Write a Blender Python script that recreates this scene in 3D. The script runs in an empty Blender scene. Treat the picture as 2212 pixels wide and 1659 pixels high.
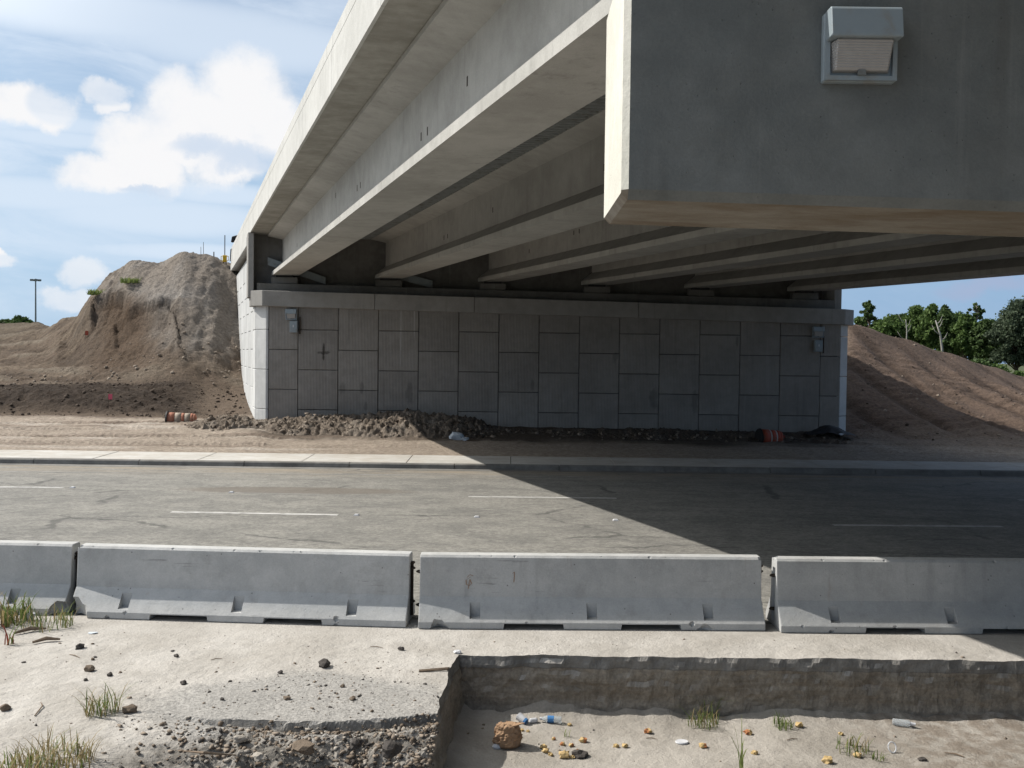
import bpy, bmesh, math, random
import numpy as np
from mathutils import Vector, Matrix, Euler

scene = bpy.context.scene
COL = scene.collection
random.seed(7)
RNG = np.random.default_rng(7)
rad = math.radians

# ------------------------------------------------------------------ camera
CAM = Vector((0.0, 0.0, 2.87))
FPX, CX, CY = 2181.0, 1106.0, 829.5            # focal length and centre of a 2212 x 1659 view of the photograph
cam_d = bpy.data.cameras.new('camera')
cam_d.sensor_width = 36.0
cam_d.lens = 36.0 * FPX / 2212.0
cam_d.clip_start = 0.1
cam_d.clip_end = 5000.0
cam = bpy.data.objects.new('camera', cam_d)
COL.objects.link(cam)
R3 = Matrix.Rotation(rad(90 - 1.563), 3, 'X') @ Matrix.Rotation(rad(0.72), 3, 'Z')
cam.matrix_world = Matrix.Translation(CAM) @ R3.to_4x4()
scene.camera = cam

def ray(x, y):
    v = R3 @ Vector(((x - CX) / FPX, -(y - CY) / FPX, -1.0))
    return v / v.y

def at(x, y, Y):                                # point of a sight line at depth Y
    return CAM + ray(x, y) * Y

def gp(x, y, z=0.0):                            # point of a sight line on a level plane
    v = ray(x, y)
    return CAM + v * ((z - CAM.z) / v.z)

# ------------------------------------------------------------------ sun, sky, exposure
TO_SUN = Vector((-0.962, 0.28, 1.0)).normalized()
SUN_EL = math.asin(TO_SUN.z)
SUN_ROT = math.atan2(TO_SUN.x, TO_SUN.y)
sd = bpy.data.lights.new('sun', 'SUN')
sd.energy = 5.0
sd.angle = rad(0.53)
sd.color = (1.0, 0.95, 0.87)
sun = bpy.data.objects.new('sun', sd)
COL.objects.link(sun)
sun.rotation_euler = TO_SUN.to_track_quat('Z', 'Y').to_euler()
sun.location = (-40, 20, 60)
scene.view_settings.view_transform = 'Standard'
scene.view_settings.look = 'None'
scene.view_settings.exposure = 0.2
scene.view_settings.gamma = 1.0
scene.view_settings.use_curve_mapping = False

class NT:
    """small helper around a node tree"""
    def __init__(self, tree):
        self.t = tree
        self.n = tree.nodes
        self.l = tree.links
    def node(self, kind, **kw):
        nd = self.n.new(kind)
        for k, v in kw.items():
            setattr(nd, k, v)
        return nd
    def put(self, sock, v):
        if isinstance(v, bpy.types.NodeSocket):
            self.l.new(v, sock)
        elif v is not None:
            if hasattr(sock, 'default_value'):
                dv = sock.default_value
                if hasattr(dv, '__len__') and not hasattr(v, '__len__'):
                    v = [v] * len(dv)
                if hasattr(dv, '__len__') and len(dv) == 4 and len(v) == 3:
                    v = tuple(v) + (1.0,)
                sock.default_value = v
    def math(self, op, a, b=None, c=None, clamp=False):
        nd = self.node('ShaderNodeMath', operation=op, use_clamp=clamp)
        self.put(nd.inputs[0], a)
        self.put(nd.inputs[1], b)
        self.put(nd.inputs[2], c)
        return nd.outputs[0]
    def mix(self, f, a, b, blend='MIX'):
        nd = self.node('ShaderNodeMix', data_type='RGBA', blend_type=blend)
        self.put(nd.inputs[0], f)
        self.put(nd.inputs[6], a)
        self.put(nd.inputs[7], b)
        return nd.outputs[2]
    def noise(self, vec, scale, detail=4.0, rough=0.55, dist=0.0, color=False):
        nd = self.node('ShaderNodeTexNoise')
        self.put(nd.inputs['Vector'], vec)
        nd.inputs['Scale'].default_value = scale
        nd.inputs['Detail'].default_value = detail
        nd.inputs['Roughness'].default_value = rough
        nd.inputs['Distortion'].default_value = dist
        return nd.outputs['Color' if color else 'Fac']
    def step(self, v, lo, hi, smooth=True, a=0.0, b=1.0):
        nd = self.node('ShaderNodeMapRange', interpolation_type='SMOOTHSTEP' if smooth else 'LINEAR')
        self.put(nd.inputs[0], v)
        nd.inputs[1].default_value = lo
        nd.inputs[2].default_value = hi
        nd.inputs[3].default_value = a
        nd.inputs[4].default_value = b
        return nd.outputs[0]
    def scaled(self, vec, s, off=(0, 0, 0)):
        nd = self.node('ShaderNodeMapping')
        self.put(nd.inputs[0], vec)
        nd.inputs[1].default_value = off
        nd.inputs[3].default_value = s
        return nd.outputs[0]
    def sep(self, vec):
        nd = self.node('ShaderNodeSeparateXYZ')
        self.put(nd.inputs[0], vec)
        return nd.outputs
    def comb(self, x, y, z):
        nd = self.node('ShaderNodeCombineXYZ')
        for i, v in enumerate((x, y, z)):
            self.put(nd.inputs[i], v)
        return nd.outputs[0]

world = bpy.data.worlds.new('World')
scene.world = world
world.use_nodes = True
W = NT(world.node_tree)
W.n.clear()
sky = W.node('ShaderNodeTexSky', sky_type='NISHITA')
sky.sun_disc = False
sky.sun_elevation = SUN_EL
sky.sun_rotation = SUN_ROT
sky.altitude = 0.0
sky.air_density = 1.0
sky.dust_density = 0.3
sky.ozone_density = 1.6
SKY_STRENGTH = 0.085
tc = W.node('ShaderNodeTexCoord')
dx, dy, dz = W.sep(tc.outputs['Generated'])
az = W.math('ARCTAN2', dx, dy)
el = W.math('ARCSINE', dz)
dirv = tc.outputs['Generated']
wob = W.noise(dirv, 7.0, 7.0, 0.62, color=True)
wr, wg, wb_ = W.sep(wob)
azw = W.math('ADD', az, W.math('MULTIPLY', W.math('SUBTRACT', wr, 0.5), 0.085))
elw = W.math('ADD', el, W.math('MULTIPLY', W.math('SUBTRACT', wg, 0.5), 0.085))

def azel(px, py):
    v = ray(px, py).normalized()
    return math.atan2(v.x, v.y), math.asin(v.z)

def blobs(lst, a_s, e_s):
    out = None
    for (px, py, rx, ry) in lst:
        a0, e0 = azel(px, py)
        sa, se = rx / FPX, ry / FPX
        da = W.math('DIVIDE', W.math('SUBTRACT', a_s, a0), sa)
        de = W.math('DIVIDE', W.math('SUBTRACT', e_s, e0), se)
        q = W.math('SUBTRACT', 1.0, W.math('ADD', W.math('MULTIPLY', da, da), W.math('MULTIPLY', de, de)))
        out = q if out is None else W.math('MAXIMUM', out, q)
    return out

# cumulus heaps standing where the photograph shows them
cum = blobs([(530, 215, 92, 80), (370, 228, 58, 66), (440, 290, 150, 88), (480, 345, 115, 36), (400, 330, 90, 40), (285, 310, 62, 58), (205, 366, 74, 38),
             (300, 360, 90, 40), (585, 265, 60, 80), (35, 190, 78, 42), (120, 225, 46, 36), (228, 198, 42, 26), (245, 230, 26, 20),
             (190, 592, 52, 32), (170, 655, 50, 26), (15, 574, 26, 14),
             (-250, 330, 170, 70), (-420, 260, 120, 90), (-700, 420, 200, 60), (2650, 380, 200, 90), (2900, 300, 160, 110)], azw, elw)
fine = W.noise(dirv, 24.0, 7.0, 0.66)
cumd = W.math('ADD', cum, W.math('MULTIPLY', W.math('SUBTRACT', fine, 0.5), 0.9))
cmask = W.step(cumd, -0.50, 0.62)
# broad scattered heaps over the rest of the sky
away = W.step(W.math('ABSOLUTE', az), 0.55, 0.95)
gen = W.noise(W.scaled(dirv, (1, 1, 2.0)), 3.2, 8.0, 0.6)
gmask = W.math('MULTIPLY', W.step(gen, 0.56, 0.72), away)
gmask = W.math('MULTIPLY', W.math('MULTIPLY', gmask, 0.75), W.step(dz, 0.02, 0.12))
# thin streaks
tilt = W.math('ADD', W.math('MULTIPLY', el, 1.0), W.math('MULTIPLY', az, 0.18))
cir = W.noise(W.comb(W.math('MULTIPLY', az, 3.4), W.math('MULTIPLY', tilt, 11.0), 0.0), 1.25, 8.0, 0.62, 0.4)
cirm = W.math('MULTIPLY', W.step(cir, 0.32, 0.72), W.step(el, 0.0, 0.055))
veil = W.step(W.noise(dirv, 2.2, 3.0, 0.5), 0.35, 0.75)
cirm = W.math('MULTIPLY', cirm, W.math('ADD', 0.66, W.math('MULTIPLY', veil, 0.32)))
# high haze is brightest on the sun's side of the sky and thins out away from it
dp = W.node('ShaderNodeVectorMath', operation='DOT_PRODUCT')
W.put(dp.inputs[0], dirv)
dp.inputs[1].default_value = TO_SUN
sunside = W.step(dp.outputs['Value'], -0.15, 0.75)
cirm = W.math('MULTIPLY', cirm, W.math('ADD', 0.10, W.math('MULTIPLY', sunside, 0.9)))
band = blobs([(90, 265, 260, 22), (130, 300, 190, 20), (80, 420, 330, 40), (350, 470, 330, 46), (480, 420, 240, 26), (520, 90, 420, 70), (300, 40, 500, 60), (420, 545, 240, 22)], W.math('ADD', az, W.math('MULTIPLY', W.math('SUBTRACT', wr, 0.5), 0.2)), W.math('ADD', tilt, W.math('MULTIPLY', az, -0.18)))
bandm = W.math('MULTIPLY', W.step(band, -0.5, 0.9), 0.72)
cirm = W.math('MAXIMUM', cirm, bandm)
# grey undersides of the heaps
base = blobs([(530, 338, 125, 24), (420, 325, 60, 20), (300, 400, 50, 10), (-250, 372, 120, 22), (2650, 420, 150, 30)], azw, elw)
shade = W.math('MULTIPLY', W.step(base, -0.8, 1.0), 0.75)
shade = W.math('MAXIMUM', shade, W.math('MULTIPLY', W.step(W.noise(dirv, 15.0, 5.0, 0.6), 0.48, 0.72), 0.30))
shade2 = W.math('MULTIPLY', W.step(W.noise(W.scaled(dirv, (1, 1, 2.0), (0, 0, 0.12)), 3.2, 8.0, 0.6), 0.56, 0.72), gmask)
skyc = W.node('ShaderNodeVectorMath', operation='SCALE')
W.put(skyc.inputs[0], sky.outputs[0])
skyc.inputs['Scale'].default_value = SKY_STRENGTH
glow = W.step(dp.outputs['Value'], 0.58, 1.0)
hz = W.mix(sunside, (0.23, 0.38, 0.60), (0.41, 0.575, 0.77))
hfac = W.math('MULTIPLY', W.step(dz, 0.0, 0.50, a=1.0, b=0.0), 0.88)
sky0 = W.mix(hfac, skyc.outputs[0], hz)
veilc = W.mix(glow, (0.67, 0.75, 0.85), (1.8, 1.8, 1.72))
c0 = W.mix(cirm, sky0, veilc)
c0 = W.mix(W.math('MULTIPLY', glow, 0.75), c0, (1.8, 1.8, 1.72))
shade_all = W.math('MAXIMUM', shade, shade2)
thin = blobs([(190, 592, 80, 50), (170, 655, 80, 40), (15, 574, 50, 25), (228, 198, 60, 30), (120, 225, 60, 45)], az, el)
cmask = W.math('MULTIPLY', cmask, W.step(thin, 0.0, 0.5, a=1.0, b=0.62))
right_c = W.step(blobs([(2120, 632, 90, 24), (2240, 620, 60, 20)], azw, elw), -0.2, 1.0)
c0 = W.mix(W.math('MULTIPLY', right_c, 0.7), c0, (0.34, 0.40, 0.56))
cloudc = W.mix(shade_all, (0.82, 0.82, 0.83), (0.50, 0.60, 0.74))
c1 = W.mix(W.math('MAXIMUM', cmask, gmask), c0, cloudc)
bg = W.node('ShaderNodeBackground')
W.put(bg.inputs[0], c1)
bg.inputs[1].default_value = 1.0
wo = W.node('ShaderNodeOutputWorld')
W.l.new(bg.outputs[0], wo.inputs[0])

# ------------------------------------------------------------------ materials
def new_mat(name):
    m = bpy.data.materials.new(name)
    m.use_nodes = True
    m.node_tree.nodes.clear()
    T = NT(m.node_tree)
    b = T.node('ShaderNodeBsdfPrincipled')
    o = T.node('ShaderNodeOutputMaterial')
    T.l.new(b.outputs[0], o.inputs[0])
    b.inputs['Specular IOR Level'].default_value = 0.25
    return m, T, b

ALB = 0.74                                       # real surfaces are darker than they look in the sun
def base_colour(T, b, col):
    T.put(b.inputs['Base Color'], T.mix(1.0, col, (ALB,) * 3, 'MULTIPLY'))

def bump(T, b, h, dist, strength=1.0, prev=None):
    nd = T.node('ShaderNodeBump')
    nd.inputs['Strength'].default_value = strength
    nd.inputs['Distance'].default_value = dist
    T.put(nd.inputs['Height'], h)
    if prev is not None:
        T.put(nd.inputs['Normal'], prev)
    T.put(b.inputs['Normal'], nd.outputs[0])
    return nd.outputs[0]

def position(T):
    return T.node('ShaderNodeNewGeometry').outputs['Position']

def concrete(name, c, c2, big=0.7, streak=0.0, stain=0.0, stain_c=(0.12, 0.08, 0.04), rough=0.88, ribs=None, perobj=0.0, pits=True, boards=None, low=None, spots=(), scuff=0.0):
    m, T, b = new_mat(name)
    p = position(T)
    n1 = T.noise(p, big, 6.0, 0.6)
    n2 = T.noise(p, big * 7, 5.0, 0.6)
    f = T.math('ADD', T.math('MULTIPLY', n1, 0.65), T.math('MULTIPLY', n2, 0.35))
    col = T.mix(T.step(f, 0.36, 0.64), c, c2)
    g = T.noise(p, 55.0, 3.0, 0.7)
    col = T.mix(1.0, col, T.mix(g, (0.80,) * 3, (1.18,) * 3), 'MULTIPLY')
    if streak:
        s = T.noise(T.scaled(p, (5.5, 5.5, 0.28)), 1.0, 5.0, 0.65)
        s2 = T.noise(p, 0.45, 2.0)
        sm = T.math('MULTIPLY', T.step(s, 0.50, 0.74), T.math('MULTIPLY', T.step(s2, 0.35, 0.65), streak))
        col = T.mix(sm, col, (0.10, 0.095, 0.085))
        sl = T.math('MULTIPLY', T.step(T.noise(T.scaled(p, (7.3, 7.3, 0.2), (4, 1, 9)), 1.0, 4.0, 0.6), 0.60, 0.78), streak * 0.6)
        col = T.mix(sl, col, (0.55, 0.54, 0.52))
    if stain:
        s = T.noise(T.scaled(p, (0.8, 1.5, 1.5)), 1.7, 8.0, 0.72, 0.2)
        col = T.mix(T.math('MULTIPLY', T.step(s, 0.34, 0.72), stain), col, stain_c)
        s = T.noise(T.scaled(p, (1.0, 2.0, 2.0), (3, 7, 2)), 2.4, 7.0, 0.72, 0.2)
        col = T.mix(T.math('MULTIPLY', T.step(s, 0.55, 0.78), stain * 0.7), col, (0.40, 0.36, 0.30))
    if low is not None:                          # damp tide mark along the foot
        tcn = T.node('ShaderNodeTexCoord')
        oz = T.sep(tcn.outputs['Object'])[2]
        w = T.math('ADD', oz, T.math('MULTIPLY', T.math('SUBTRACT', n2, 0.5), 0.12))
        band = T.math('MULTIPLY', T.step(w, low[0], low[1], a=low[2], b=0.0), T.step(w, 0.11, 0.19))
        col = T.mix(band, col, low[3])
    if scuff:
        sv = T.noise(T.scaled(p, (0.8, 0.8, 17.0)), 1.6, 5.0, 0.6, 0.6)
        sm = T.math('MULTIPLY', T.step(sv, 0.61, 0.68), T.step(T.noise(p, 1.1, 4.0, 0.6), 0.50, 0.62))
        col = T.mix(T.math('MULTIPLY', sm, scuff), col, (0.16, 0.155, 0.15))
        rv = T.noise(T.scaled(p, (6.0, 6.0, 0.5), (1, 5, 3)), 1.0, 4.0, 0.6)
        col = T.mix(T.math('MULTIPLY', T.step(rv, 0.64, 0.78), scuff), col, (0.36, 0.29, 0.22))
        bv = T.node('ShaderNodeTexVoronoi'); T.put(bv.inputs['Vector'], p); bv.inputs['Scale'].default_value = 7.0
        col = T.mix(T.step(bv.outputs['Distance'], 0.035, 0.075, a=0.75, b=0.0), col, (0.15, 0.145, 0.14))
        dv = T.noise(T.scaled(p, (1.0, 1.0, 1.0), (9, 2, 4)), 2.6, 6.0, 0.7)
        col = T.mix(T.math('MULTIPLY', T.step(dv, 0.52, 0.70), scuff * 0.8), col, (0.34, 0.335, 0.32))
    if spots:
        x_, y_, z_ = T.sep(p)
        for (sx0, sz0, srx, srz, sc, sf) in spots:
            uu = T.math('DIVIDE', T.math('SUBTRACT', x_, sx0), srx); vv = T.math('DIVIDE', T.math('SUBTRACT', z_, sz0), srz)
            qq = T.math('ADD', T.math('ADD', T.math('MULTIPLY', uu, uu), T.math('MULTIPLY', vv, vv)), T.math('MULTIPLY', T.math('SUBTRACT', n2, 0.5), 2.2))
            col = T.mix(T.step(qq, 0.2, 1.1, a=sf, b=0.0), col, sc)
    if perobj:
        oi = T.node('ShaderNodeObjectInfo')
        k = T.math('ADD', 1.0 - perobj, T.math('MULTIPLY', oi.outputs['Random'], 2 * perobj))
        col = T.mix(1.0, col, T.comb(k, k, k), 'MULTIPLY')
    base_colour(T, b, col)
    b.inputs['Roughness'].default_value = rough
    h = T.math('ADD', T.math('MULTIPLY', g, 0.4), T.noise(p, 9.0, 4.0, 0.6))
    nn = bump(T, b, h, 0.006)
    if pits:
        v = T.node('ShaderNodeTexVoronoi')
        T.put(v.inputs['Vector'], p)
        v.inputs['Scale'].default_value = 16.0
        v.inputs['Randomness'].default_value = 1.0
        nn = bump(T, b, T.step(v.outputs['Distance'], 0.03, 0.10), 0.004, 1.0, nn)
    if ribs:
        tcn = T.node('ShaderNodeTexCoord')
        ox = T.sep(tcn.outputs['Object'])[0]
        w = T.math('SINE', T.math('MULTIPLY', ox, 2 * math.pi / ribs))
        bump(T, b, w, 0.0035, 1.0, nn)
    if boards:
        z = T.sep(p)[2]
        w = T.math('PINGPONG', z, boards)
        bump(T, b, T.step(w, 0.0, 0.03), 0.006, 1.0, nn)
    return m

M = {}
_dk, _wh = (0.10, 0.095, 0.09), (0.50, 0.49, 0.47)
def _sp(xp, yp, rx, rz, c, f):
    q = at(xp, yp, 38.26); return (q.x, q.z, rx, rz, c, f)
PANEL_SPOTS = [_sp(699, 760, .06, .34, (.05, .045, .04), .85), _sp(699, 762, .26, .09, (.05, .045, .04), .7), _sp(740, 838, .16, .22, _dk, .35), _sp(782, 838, .09, .26, _dk, .4), _sp(790, 880, .08, .22, _dk, .35),
               _sp(884, 850, .15, .5, _dk, .4), _sp(866, 720, .03, 1.4, _wh, .7), _sp(895, 690, .03, .8, _wh, .6), _sp(1150, 832, .07, .3, _dk, .4), _sp(1330, 772, .12, .25, _dk, .35), _sp(1412, 862, .2, .4, _dk, .4), _sp(1500, 870, .14, .5, _dk, .35), _sp(1592, 740, .07, .3, _dk, .4)]
M['beam'] = concrete('beam_concrete', (0.44, 0.432, 0.405), (0.57, 0.56, 0.53), 0.5, streak=0.30)
M['slab'] = concrete('slab_concrete', (0.33, 0.32, 0.285), (0.48, 0.47, 0.43), 0.55, streak=0.1, stain=0.28, stain_c=(0.16, 0.14, 0.11))
M['parapet'] = concrete('parapet_concrete', (0.56, 0.56, 0.54), (0.68, 0.68, 0.66), 0.5, streak=0.24)
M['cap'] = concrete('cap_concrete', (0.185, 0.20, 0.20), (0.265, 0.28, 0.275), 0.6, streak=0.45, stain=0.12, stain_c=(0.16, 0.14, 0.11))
M['cap_end_sunlit'] = concrete('cap_end_sunlit_concrete', (0.66, 0.65, 0.58), (0.78, 0.76, 0.69), 1.2, streak=0.25)  # lit copy of the cap concrete: sun on the end is in the colour
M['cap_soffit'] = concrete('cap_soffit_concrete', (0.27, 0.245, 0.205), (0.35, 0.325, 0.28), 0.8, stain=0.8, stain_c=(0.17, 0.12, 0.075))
M['panel'] = concrete('panel_shaded_concrete', (0.295, 0.276, 0.255), (0.365, 0.345, 0.32), 0.6, streak=0.24, ribs=0.056, perobj=0.075, pits=False, spots=PANEL_SPOTS)  # front panels toned darker: shade under the deck is in their colour
M['panel_flat_lit'] = concrete('panel_flat_lit_concrete', (0.56, 0.57, 0.57), (0.68, 0.69, 0.69), 0.6, streak=0.22, perobj=0.08)  # paler copy of the panel concrete, with daylight put into the colour
M['coping'] = concrete('coping_concrete', (0.31, 0.30, 0.285), (0.39, 0.38, 0.36), 0.5, streak=0.30)
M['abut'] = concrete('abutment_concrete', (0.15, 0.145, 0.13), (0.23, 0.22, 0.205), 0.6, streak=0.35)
M['barrier'] = concrete('barrier_concrete', (0.50, 0.505, 0.50), (0.62, 0.62, 0.61), 1.1, streak=0.26, perobj=0.05, scuff=0.5, low=(0.16, 0.50, 0.26, (0.33, 0.37, 0.41)))
M['walk'] = concrete('sidewalk_concrete', (0.56, 0.545, 0.51), (0.68, 0.665, 0.63), 0.6, stain=0.5, stain_c=(0.40, 0.33, 0.25))
M['kerb'] = concrete('kerb_concrete', (0.20, 0.195, 0.185), (0.32, 0.31, 0.29), 0.9, stain=0.4, stain_c=(0.10, 0.085, 0.07))

def simple(name, c, rough=0.6, metal=0.0, var=0.25, scale=8.0, dirt=None, spec=0.3, bmp=0.0):
    m, T, b = new_mat(name)
    tcn = T.node('ShaderNodeTexCoord')
    p = tcn.outputs['Object']
    n = T.noise(p, scale, 5.0, 0.6)
    col = T.mix(n, [x * (1 - var) for x in c], [min(1, x * (1 + var)) for x in c])
    if dirt:
        col = T.mix(T.math('MULTIPLY', T.step(T.noise(p, scale * 0.6, 5.0, 0.65, 0.4), 0.48, 0.70), 0.75), col, dirt)
    base_colour(T, b, col)
    b.inputs['Roughness'].default_value = rough
    b.inputs['Metallic'].default_value = metal
    b.inputs['Specular IOR Level'].default_value = spec
    if bmp:
        bump(T, b, T.noise(p, scale * 3, 4.0, 0.6), bmp)
    return m

M['galv'] = simple('galvanized_metal', (0.30, 0.32, 0.32), 0.55, 0.35, 0.2, 6, dirt=(0.16, 0.15, 0.13))
M['fixture'] = simple('grey_blue_painted_metal', (0.34, 0.40, 0.44), 0.45, 0.0, 0.1, 9, dirt=(0.33, 0.33, 0.31))
M['lens'] = simple('frosted_lens', (0.40, 0.39, 0.385), 0.35, 0.0, 0.12, 14, spec=0.5, bmp=0.002)
def ribbed_lens():
    m = simple('frosted_lens_ribbed', (0.47, 0.455, 0.445), 0.3, 0, 0.15, 14, spec=0.5)
    T = NT(m.node_tree); b = [n for n in T.n if n.type == 'BSDF_PRINCIPLED'][0]
    ox = T.sep(T.node('ShaderNodeTexCoord').outputs['Object'])[2]
    bump(T, b, T.math('SINE', T.math('MULTIPLY', ox, 2 * math.pi / 0.014)), 0.0012)
    return m
M['lens'] = ribbed_lens()
M['dark'] = simple('dark_rubber', (0.02, 0.02, 0.022), 0.7, 0, 0.3)
M['steel'] = simple('rusty_steel', (0.06, 0.045, 0.035), 0.75, 0.3, 0.4, 30)
M['board'] = simple('pale_board', (0.36, 0.40, 0.41), 0.8, 0, 0.2, 5, dirt=(0.25, 0.24, 0.22))
M['orange'] = simple('orange_plastic', (0.44, 0.075, 0.035), 0.6, 0, 0.2, 7, dirt=(0.24, 0.12, 0.08))
M['orange_dusty'] = simple('dusty_orange_plastic', (0.46, 0.20, 0.13), 0.85, 0, 0.25, 3, dirt=(0.34, 0.27, 0.205))
M['band_dusty'] = simple('dusty_band', (0.40, 0.335, 0.27), 0.85, 0, 0.2, 4, dirt=(0.33, 0.26, 0.19))
M['band'] = simple('white_reflective_band', (0.62, 0.58, 0.54), 0.5, 0, 0.15, 9, dirt=(0.38, 0.32, 0.26))
M['black_sheet'] = simple('black_sheet', (0.018, 0.018, 0.02), 0.6, 0, 0.3, bmp=0.01)
M['white'] = simple('white_plastic', (0.72, 0.73, 0.76), 0.5, 0, 0.08, 30)
M['foam'] = simple('white_foam', (0.66, 0.72, 0.78), 0.8, 0, 0.1, 9)
M['blue'] = simple('blue_print', (0.08, 0.25, 0.55), 0.4, 0, 0.2, 30)
M['bag'] = simple('brown_paper', (0.42, 0.27, 0.165), 0.85, 0, 0.28, 14, bmp=0.004)
M['peel'] = simple('yellow_peel', (0.60, 0.43, 0.20), 0.7, 0, 0.35, 60)
M['peel_red'] = simple('rust_peel', (0.48, 0.20, 0.08), 0.7, 0, 0.35, 60)
M['yellow'] = simple('yellow_paint', (0.70, 0.45, 0.03), 0.5, 0, 0.2)
M['pink'] = simple('pink_flag', (0.75, 0.13, 0.20), 0.6, 0, 0.1)
M['wood'] = simple('grey_wood', (0.23, 0.17, 0.12), 0.85, 0, 0.35, 25, bmp=0.003)
M['rock_dark'] = simple('dark_stone', (0.085, 0.075, 0.068), 0.9, 0, 0.35, 22, bmp=0.006)
M['rock_brown'] = simple('brown_stone', (0.20, 0.155, 0.115), 0.9, 0, 0.35, 22, bmp=0.006)
M['rock_pale'] = simple('pale_stone', (0.42, 0.38, 0.33), 0.9, 0, 0.3, 22, bmp=0.006)
M['clod'] = simple('soil_clod', (0.32, 0.262, 0.208), 0.95, 0, 0.3, 9, bmp=0.01)
M['clod_dark'] = simple('dark_soil_clod', (0.085, 0.062, 0.045), 0.95, 0, 0.3, 9, bmp=0.01)
M['bark'] = simple('bark', (0.11, 0.085, 0.065), 0.95, 0, 0.4, 3)
M['bark_pale'] = simple('pale_bark', (0.42, 0.40, 0.36), 0.9, 0, 0.25, 3)
M['paint'] = None

def road_paint():
    m, T, b = new_mat('worn_white_paint')
    p = position(T)
    n = T.noise(T.scaled(p, (2.5, 9, 1)), 2.0, 6.0, 0.7)
    col = T.mix(T.step(n, 0.36, 0.56), (0.30, 0.29, 0.275), (0.66, 0.65, 0.63))
    base_colour(T, b, col)
    b.inputs['Roughness'].default_value = 0.8
    return m
def faded_paint():
    m, T, b = new_mat('faded_white_paint')
    p = position(T)
    n = T.noise(T.scaled(p, (1.2, 9, 1)), 2.0, 6.0, 0.7)
    col = T.mix(T.step(n, 0.42, 0.66), (0.245, 0.238, 0.222), (0.44, 0.43, 0.41))
    base_colour(T, b, col)
    b.inputs['Roughness'].default_value = 0.85
    return m
M['paint'] = road_paint()
M['faded'] = faded_paint()

def asphalt():
    m, T, b = new_mat('old_asphalt')
    p = position(T)
    n = T.noise(T.scaled(p, (0.8, 1.1, 1)), 0.9, 8.0, 0.70, 0.3)
    n2 = T.noise(T.scaled(p, (3.2, 3.6, 1)), 1.2, 7.0, 0.78)
    g = T.noise(p, 42.0, 3.0, 0.75)
    f = T.math('ADD', T.math('MULTIPLY', n, 0.55), T.math('MULTIPLY', n2, 0.45))
    col = T.mix(T.step(f, 0.38, 0.60), (0.205, 0.200, 0.186), (0.315, 0.304, 0.276))
    # dark tyre scuffs running along the lanes, thin dusty film near the far kerb
    s = T.noise(T.scaled(p, (0.42, 3.6, 1), (3, 2, 0)), 1.3, 8.0, 0.74, 0.35)
    col = T.mix(T.math('MULTIPLY', T.step(s, 0.54, 0.70), 0.45), col, (0.135, 0.132, 0.125))
    sp = T.noise(p, 13.0, 4.0, 0.8)
    col = T.mix(1.0, col, T.mix(T.step(sp, 0.34, 0.66), (0.78,) * 3, (1.24,) * 3), 'MULTIPLY')
    y = T.sep(p)[1]
    d = T.noise(T.scaled(p, (0.35, 1.6, 1)), 1.5, 6.0, 0.65)
    dust = T.math('MULTIPLY', T.step(y, 25.2, 28.6), T.step(d, 0.34, 0.62))
    col = T.mix(T.math('MULTIPLY', dust, 0.8), col, (0.36, 0.30, 0.225))
    col = T.mix(1.0, col, T.mix(g, (0.62,) * 3, (1.38,) * 3), 'MULTIPLY')
    # hairline cracks and old sealed seams
    wv = T.node('ShaderNodeVectorMath', operation='ADD'); T.put(wv.inputs[0], p)
    T.put(wv.inputs[1], T.noise(p, 0.9, 4.0, 0.6, color=True))
    vc = T.node('ShaderNodeTexVoronoi', feature='DISTANCE_TO_EDGE'); T.put(vc.inputs['Vector'], T.scaled(wv.outputs[0], (0.14, 0.30, 0.0)))
    vc.inputs['Scale'].default_value = 1.0
    cr = T.math('MULTIPLY', T.step(vc.outputs['Distance'], 0.004, 0.012, a=1.0, b=0.0), T.step(T.noise(p, 0.35, 3.0, 0.6), 0.46, 0.58))
    col = T.mix(T.math('MULTIPLY', cr, 0.6), col, (0.07, 0.07, 0.068))
    # brown damp patch in the second lane
    x = T.sep(p)[0]
    u = T.math('DIVIDE', T.math('SUBTRACT', x, -4.9), 2.9)
    v = T.math('DIVIDE', T.math('SUBTRACT', y, 23.0), 0.75)
    q = T.math('ADD', T.math('MULTIPLY', u, u), T.math('MULTIPLY', v, v))
    q = T.math('ADD', q, T.math('MULTIPLY', T.math('SUBTRACT', n2, 0.5), 1.2))
    col = T.mix(T.step(q, 0.55, 1.05, a=0.7, b=0.0), col, (0.18, 0.155, 0.13))
    base_colour(T, b, col)
    b.inputs['Roughness'].default_value = 0.85
    bump(T, b, g, 0.012)
    return m
M['asphalt'] = asphalt()

def soil():
    m, T, b = new_mat('bare_soil')
    p = position(T)
    at_ = T.node('ShaderNodeAttribute', attribute_name='soil')
    n = T.noise(p, 1.1, 7.0, 0.68)
    n2 = T.noise(p, 7.0, 6.0, 0.7)
    g = T.noise(p, 30.0, 3.0, 0.7)
    k = T.mix(n, (0.72, 0.70, 0.68), (1.26, 1.26, 1.26))
    col = T.mix(1.0, at_.outputs['Color'], k, 'MULTIPLY')
    col = T.mix(1.0, col, T.mix(T.step(n2, 0.30, 0.70), (0.72,) * 3, (1.25,) * 3), 'MULTIPLY')
    col = T.mix(1.0, col, T.mix(g, (0.75,) * 3, (1.25,) * 3), 'MULTIPLY')
    base_colour(T, b, col)
    b.inputs['Roughness'].default_value = 0.95
    nn = bump(T, b, n2, 0.17)
    bump(T, b, g, 0.03, 1.0, nn)
    return m
M['soil'] = soil()

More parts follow.
